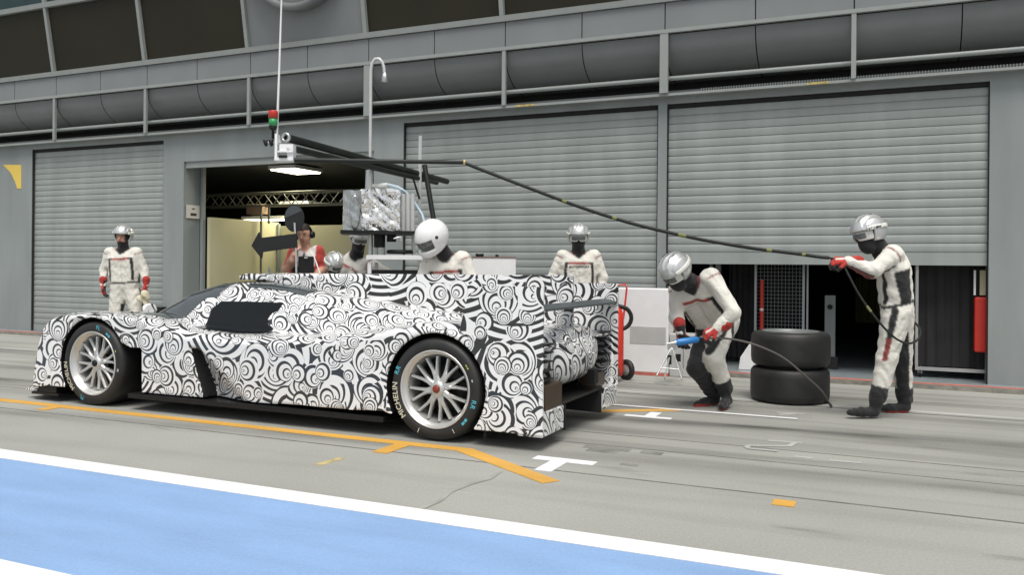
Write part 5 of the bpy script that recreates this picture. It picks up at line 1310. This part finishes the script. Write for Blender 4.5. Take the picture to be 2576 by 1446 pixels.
        def hair(X, Y, Z):
            U_, F_ = along(X, Y, Z, H0, hu) / hs, along(X, Y, Z, H0, lk) / hs
            o = ell(X, Y, Z, hd(-0.012, 0.03), A3, (0.100 * hs, 0.112 * hs, 0.083 * hs)) + 0.004 * np.sin(90 * X) * np.sin(80 * Z + 50 * Y)
            return np.maximum(o, np.maximum(0.055 - U_, -9) if False else np.minimum(0.068 - U_, np.maximum(F_ + 0.0, -0.03 - U_)) if True else o)
        head_mesh('hair', hair, mat('dark_hair', (0.02, 0.013, 0.01), 0.7), root)
    # gloves
    if gl:
        for i, sd in enumerate('LR'):
            if handdir and sd in handdir:
                dd, pl, th = handdir[sd]
                dv = V3(dd[0] * UR + dd[1] * UD + dd[2] * UZ); pv = V3(pl[0] * UR + pl[1] * UD + pl[2] * UZ)
            else:
                dv = nrmz(P['wr' + sd] - P['el' + sd]); pv = V3((-1 if sd == 'R' else 1) * UR) * 0; pv = nrmz(P['pel'] - P['wr' + sd]); th = 1 if sd == 'L' else -1
            glove('glove', P['wr' + sd], dv, pv, th, root, curl=curl[i], size=1.02 * s, col=glovecol)
    return root, bdy, P, (rt, up, fw, chest, s), (H0, lk, hu, hr)

def chest_text(bdy, fr, root, txt, size, u, fwd=None):
    rt, up, fw, chest, s = fr
    dg = bpy.context.evaluated_depsgraph_get(); dg.update(); bv = BVHTree.FromObject(bdy, dg)
    project_text('chest_lettering', txt, size, Vector(chest + up * u), Vector(-rt), Vector(up), Vector(fw), 'ink', root, bv, origin(root), 0.0006, 0.004)

# 1. mechanic standing at the right, profile, both arms out holding the hose
r1, b1, P1, f1, hd1 = person('mechanic in profile right of the stacked tyres, red gloves holding the stretched air hose', dict(
    head=(2184, 592, -0.02), neck=(2216, 622, 0), shL=(2249, 640, -0.17), shR=(2236, 640, 0.17), elL=(2199, 680, -0.22), elR=(2190, 684, 0.2),
    wrL=(2134, 657, -0.16), wrR=(2138, 660, 0.10), pel=(2256, 778, 0), hipL=(2254, 795, -0.10), hipR=(2264, 795, 0.10),
    knL=(2232, 900, -0.10), knR=(2268, 893, 0.14), anL=(2207, 1003, -0.10), anR=(2276, 1000, 0.22), heelL=(2212, 1035, -0.10), toeL=(2140, 1037, -0.12), heelR=(2288, 1025, 0.20), toeR=(2226, 1027, 0.20)),
    7.3, (-0.94, -0.28, -0.20), h=0.0100, head_r=1.06, scale=1.05, handdir=dict(L=((-1, 0.1, 0.05), (0.1, 0.6, -0.8), 1), R=((-1, -0.1, 0.08), (0, -0.6, -0.8), -1)), curl=(1.15, 1.15), extra='armstripe', seed=1)
# strap lettering on his helmet
H0, lk, hu, hr = hd1
# 2. bending mechanic with the wheel gun
r2, b2, P2, f2, hd2 = person('mechanic bending forward in mid stride left of the stacked tyres, aiming the blue wheel gun', dict(
    head=(1700, 688, -0.28), neck=(1738, 706, -0.18), shL=(1790, 697, -0.28), shR=(1704, 732, -0.02), elL=(1845, 786, -0.42), elR=(1702, 802, -0.08),
    wrL=(1805, 826, -0.40), wrR=(1712, 836, -0.20), pel=(1806, 812, 0.10), hipL=(1818, 826, 0.0), hipR=(1784, 834, 0.14),
    knL=(1796, 898, -0.14), knR=(1752, 926, -0.04), anL=(1824, 976, 0.0), anR=(1796, 988, 0.14), heelL=(1832, 1004, 0.02), toeL=(1816, 1024, -0.20), heelR=(1806, 1004, 0.14), toeR=(1752, 1018, 0.02)),
    7.72, (-0.66, -0.42, -0.62), h=0.0100, head_r=1.06, scale=1.07, handdir=dict(L=((-0.85, 0.1, -0.45), (-0.25, 0.5, -0.8), 1), R=((0.15, 0.0, -1), (0.1, -0.9, -0.1), -1)), curl=(1.2, 1.2), seed=2, extra='blackR')
# 3. mechanic standing behind the tail of the car
r3, b3, P3, f3, hd3 = person('mechanic in goggles standing upright behind the tail of the car, facing the camera', dict(
    head=(1455, 599, -0.03), neck=(1455, 632, 0), shL=(1496, 645, 0), shR=(1414, 645, 0), elL=(1517, 698, 0), elR=(1391, 694, 0), wrL=(1514, 742, -0.06), wrR=(1382, 737, -0.04),
    pel=(1455, 742, 0), hipL=(1476, 762, 0), hipR=(1434, 762, 0), knL=(1482, 856, -0.03), knR=(1428, 856, -0.03), anL=(1486, 938, 0.02), anR=(1424, 938, 0.02), heelL=(1486, 944, 0.05), toeL=(1492, 949, -0.2), heelR=(1424, 944, 0.05), toeR=(1418, 949, -0.2)),
    9.8, (-0.05, -1, -0.10), h=0.0125, head_r=1.08, seed=3, curl=(0.5, 0.5), handdir=dict(L=((-0.1, -0.1, -1), (-1, 0, 0), -1), R=((0.25, -0.1, -1), (1, 0, 0), 1)))
chest_text(b3, f3, r3, 'MOTORSPORT', 0.035, -0.022)
# 4. mechanic standing at the left behind the front wheel
r4, b4, P4, f4, hd4 = person('mechanic with bare face standing upright behind the front wheel, before the left shutter', dict(
    head=(309, 596, -0.03), neck=(310, 624, 0), shL=(344, 636, 0), shR=(276, 636, 0), elL=(362, 679, 0.02), elR=(262, 679, 0.02), wrL=(367, 717, -0.05), wrR=(260, 717, -0.05),
    pel=(315, 722, 0), hipL=(334, 739, 0), hipR=(298, 739, 0), knL=(350, 812, -0.03), knR=(288, 812, -0.03), anL=(356, 882, 0), anR=(284, 880, 0), heelL=(356, 886, 0.03), toeL=(364, 889, -0.2), heelR=(284, 885, 0.03), toeR=(276, 888, -0.2)),
    11.75, (0.03, -1, -0.05), h=0.0135, head_r=1.08, face='open', seed=4, curl=(0.55, 0.55), handdir=dict(L=((0, -0.1, -1), (-1, 0, 0), -1), R=((0.1, -0.1, -1), (1, 0, 0), 1)))
rg_ = thing('cream_rag', 'cream cloth hanging from the left hand of the mechanic at the left', 'cloth', tuple(at(364, 750, 11.7)))
rv, rf_ = snet(lambda X, Y, Z: smin(cone(X, Y, Z, V3(at(366, 738, 11.62)), V3(at(352, 752, 11.6)), 0.04, 0.045), cone(X, Y, Z, V3(at(366, 738, 11.62)), V3(at(370, 772, 11.62)), 0.045, 0.03), 0.03) + 0.012 * np.sin(60 * X + 50 * Z), V3(at(360, 752, 11.6)) - 0.22, V3(at(360, 752, 11.6)) + 0.22, 0.011)
npobj('cloth', rv, rf_, 'suit', rg_, col=np.tile(np.array([0.50, 0.46, 0.34]), (len(rv), 1)))
# 5. white helmet
r5, b5, P5, f5, hd5 = person('mechanic in a white full face helmet leaning over the far side of the car', dict(
    head=(1086, 597, -0.12), neck=(1121, 634, 0), shL=(1165, 652, -0.02), shR=(1078, 662, 0.04), elL=(1190, 705, -0.06), elR=(1060, 708, -0.02), wrL=(1160, 745, -0.25), wrR=(1052, 745, -0.22),
    pel=(1140, 765, 0.12), hipL=(1160, 785, 0.12), hipR=(1122, 785, 0.12), knL=(1166, 890, 0.06), knR=(1118, 890, 0.06), anL=(1168, 982, 0.12), anR=(1116, 982, 0.12), heelL=(1168, 985, 0.14), toeL=(1160, 992, -0.1), heelR=(1116, 985, 0.14), toeR=(1104, 992, -0.1)),
    8.3, (-0.70, -0.42, -0.58), h=0.0135, helmet='white', head_r=1.05, seed=5, curl=(0.6, 0.6))
chest_text(b5, f5, r5, 'MOTORSPORT', 0.04, -0.03)
# 6. refueller half hidden behind the tank
r6, b6, P6, f6, hd6 = person('mechanic half hidden behind the silver tank, reaching down towards the car', dict(
    head=(905, 602, -0.06), neck=(900, 634, 0.02), shL=(930, 664, -0.06), shR=(884, 650, 0.08), elL=(978, 690, -0.18), elR=(890, 704, 0.0), wrL=(1015, 725, -0.42), wrR=(925, 720, -0.22),
    pel=(872, 742, 0.2), hipL=(890, 760, 0.2), hipR=(856, 760, 0.2), knL=(892, 852, 0.16), knR=(852, 852, 0.16), anL=(892, 936, 0.2), anR=(850, 936, 0.2), heelL=(892, 940, 0.2), toeL=(900, 944, 0.0), heelR=(850, 940, 0.2), toeR=(856, 944, 0.0)),
    9.7, (0.30, -0.90, -0.35), h=0.0145, face='balaclava', seed=6, curl=(0.6, 0.6))
# 7. crouching silver helmet
r7, b7, P7, f7, hd7 = person('mechanic crouching behind the car, only his silver helmet rising between the two others', dict(
    head=(844, 668, -0.1), neck=(838, 700, 0), shL=(866, 712, -0.05), shR=(812, 712, 0.05), elL=(872, 752, -0.1), elR=(806, 752, 0), wrL=(862, 785, -0.25), wrR=(820, 785, -0.22),
    pel=(820, 795, 0.3), hipL=(836, 803, 0.28), hipR=(806, 803, 0.28), knL=(858, 862, 0.0), knR=(806, 862, 0.0), anL=(850, 928, 0.2), anR=(800, 928, 0.2), heelL=(850, 932, 0.2), toeL=(860, 935, 0.0), heelR=(800, 932, 0.2), toeR=(808, 935, 0.0)),
    9.9, (0.55, -0.7, -0.45), h=0.0145, seed=7, curl=(0.6, 0.6), head_r=1.0)
# 8. lollipop man
r8, b8, P8, f8, hd8 = person('man in a headset and red and white team shirt holding the dark arrow board', dict(
    head=(766, 592, -0.02), neck=(770, 622, 0), shL=(801, 634, 0), shR=(740, 636, 0), elL=(812, 676, -0.02), elR=(723, 676, -0.05), wrL=(790, 704, -0.20), wrR=(741, 641, -0.24),
    pel=(768, 728, 0), hipL=(787, 747, 0), hipR=(750, 747, 0), knL=(789, 838, -0.03), knR=(748, 838, -0.03), anL=(790, 925, 0), anR=(746, 925, 0), heelL=(790, 929, 0.02), toeL=(794, 934, -0.2), heelR=(746, 929, 0.02), toeR=(742, 934, -0.2)),
    10.0, (-0.12, -1, -0.22), h=0.0125, helmet='headset', face='bare', outfit='shirt', gl=False, seed=8)
def bare_hand(parent, wrist, dd, pl, th, curl):
    g_ = glove('hand', wrist, V3(dd[0] * UR + dd[1] * UD + dd[2] * UZ), V3(pl[0] * UR + pl[1] * UD + pl[2] * UZ), th, parent, curl=curl, size=0.86)
    ca = g_.data.color_attributes['col']; n = len(ca.data); a = np.ones((n, 4), np.float32); a[:, :3] = SKIN; ca.data.foreach_set('color', a.ravel())
bare_hand(r8, P8['wrR'], (0.35, -0.3, 1), (0.5, 0.8, 0), 1, 1.2); bare_hand(r8, P8['wrL'], (-0.5, -0.5, -0.6), (-0.5, 0.4, -0.3), -1, 0.8)
# the board he holds: pole, round paddle, arrow
LP = 9.72
lb_ = thing('lollipop_board', 'dark round paddle and long arrow board on a thin pole', 'signal board', tuple(at(745, 640, LP)))
obj('pole', MB().tube([at(741, 560, LP), at(744.5, 625, LP), at(746, 700, LP), at(747, 790, LP)], 0.011), 'metalpaint', lb_)
pv = [at(*p, LP) for p in ((633, 618), (652, 583), (657, 598), (747, 587), (748, 622), (662, 634), (659, 651))]
hw = UD * 0.012
obj('arrow', MB().add([p - hw for p in pv] + [p + hw for p in pv], [tuple(range(7)), tuple(range(13, 6, -1))] + [(i, (i + 1) % 7, 7 + (i + 1) % 7, 7 + i) for i in range(7)]), 'board', lb_)
dc = at(740.5, 549, LP + 0.03)
dv = [(math.cos(2 * math.pi * i / 40), math.sin(2 * math.pi * i / 40)) for i in range(40)]
pts = [dc + UR * 0.113 * x + UZ * 0.155 * y for x, y in dv]
obj('paddle', MB().add([p - hw for p in pts] + [p + hw for p in pts], [tuple(range(40)), tuple(range(79, 39, -1))] + [(i, (i + 1) % 40, 40 + (i + 1) % 40, 40 + i) for i in range(40)]), 'board', lb_)
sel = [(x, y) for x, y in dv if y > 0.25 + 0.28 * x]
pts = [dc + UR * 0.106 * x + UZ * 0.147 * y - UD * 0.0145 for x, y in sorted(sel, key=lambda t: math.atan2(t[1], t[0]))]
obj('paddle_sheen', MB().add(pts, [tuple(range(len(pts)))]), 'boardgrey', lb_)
wr_ = thing('white_stick', 'thin white stick leaning in front of the man with the headset', 'stick', tuple(at(797, 662, 9.3)))
obj('stick', MB().tube([at(789, 642, 9.3), at(806, 690, 9.25), at(815, 730, 9.2)], 0.007), 'white', wr_)
bb_ = thing('black_clipboard', 'black clipboard held at the chest of the man with the headset', 'clipboard', tuple(at(769, 662, 9.75)))
obj('board', MB().obox(at(770, 670, 9.76), UR, UD, UZ, 0.088, 0.006, 0.115), 'black', bb_)
obj('clip', MB().obox(at(770, 648, 9.745), UR, UD, UZ, 0.02, 0.006, 0.008), 'metal', bb_)
# lettering on the goggle strap of mechanic 1 (camera side)
H0, lk, hu, hr = hd1; nr = -hr if (-hr) @ V3(-UD) > 0 else hr
hobj = [o for o in bpy.data.objects if o.name.startswith('helmet') and o.parent == r1][0]; hobj = [o for o in hobj.children if o.name.startswith('goggle_strap')][0]
bv = BVHTree.FromObject(hobj, bpy.context.evaluated_depsgraph_get())
nd = Vector(nrmz(nr * 0.95 + lk * 0.15)); rd = Vector(-lk); rd = (rd - nd * rd.dot(nd)).normalized()
project_text('strap_lettering', 'uvex', 0.062, Vector(H0 + hu * 0.052 + lk * 0.00), rd, Vector(hu), nd, 'ink', hobj.parent, bv, origin(r1), 0.0018, 0.004)
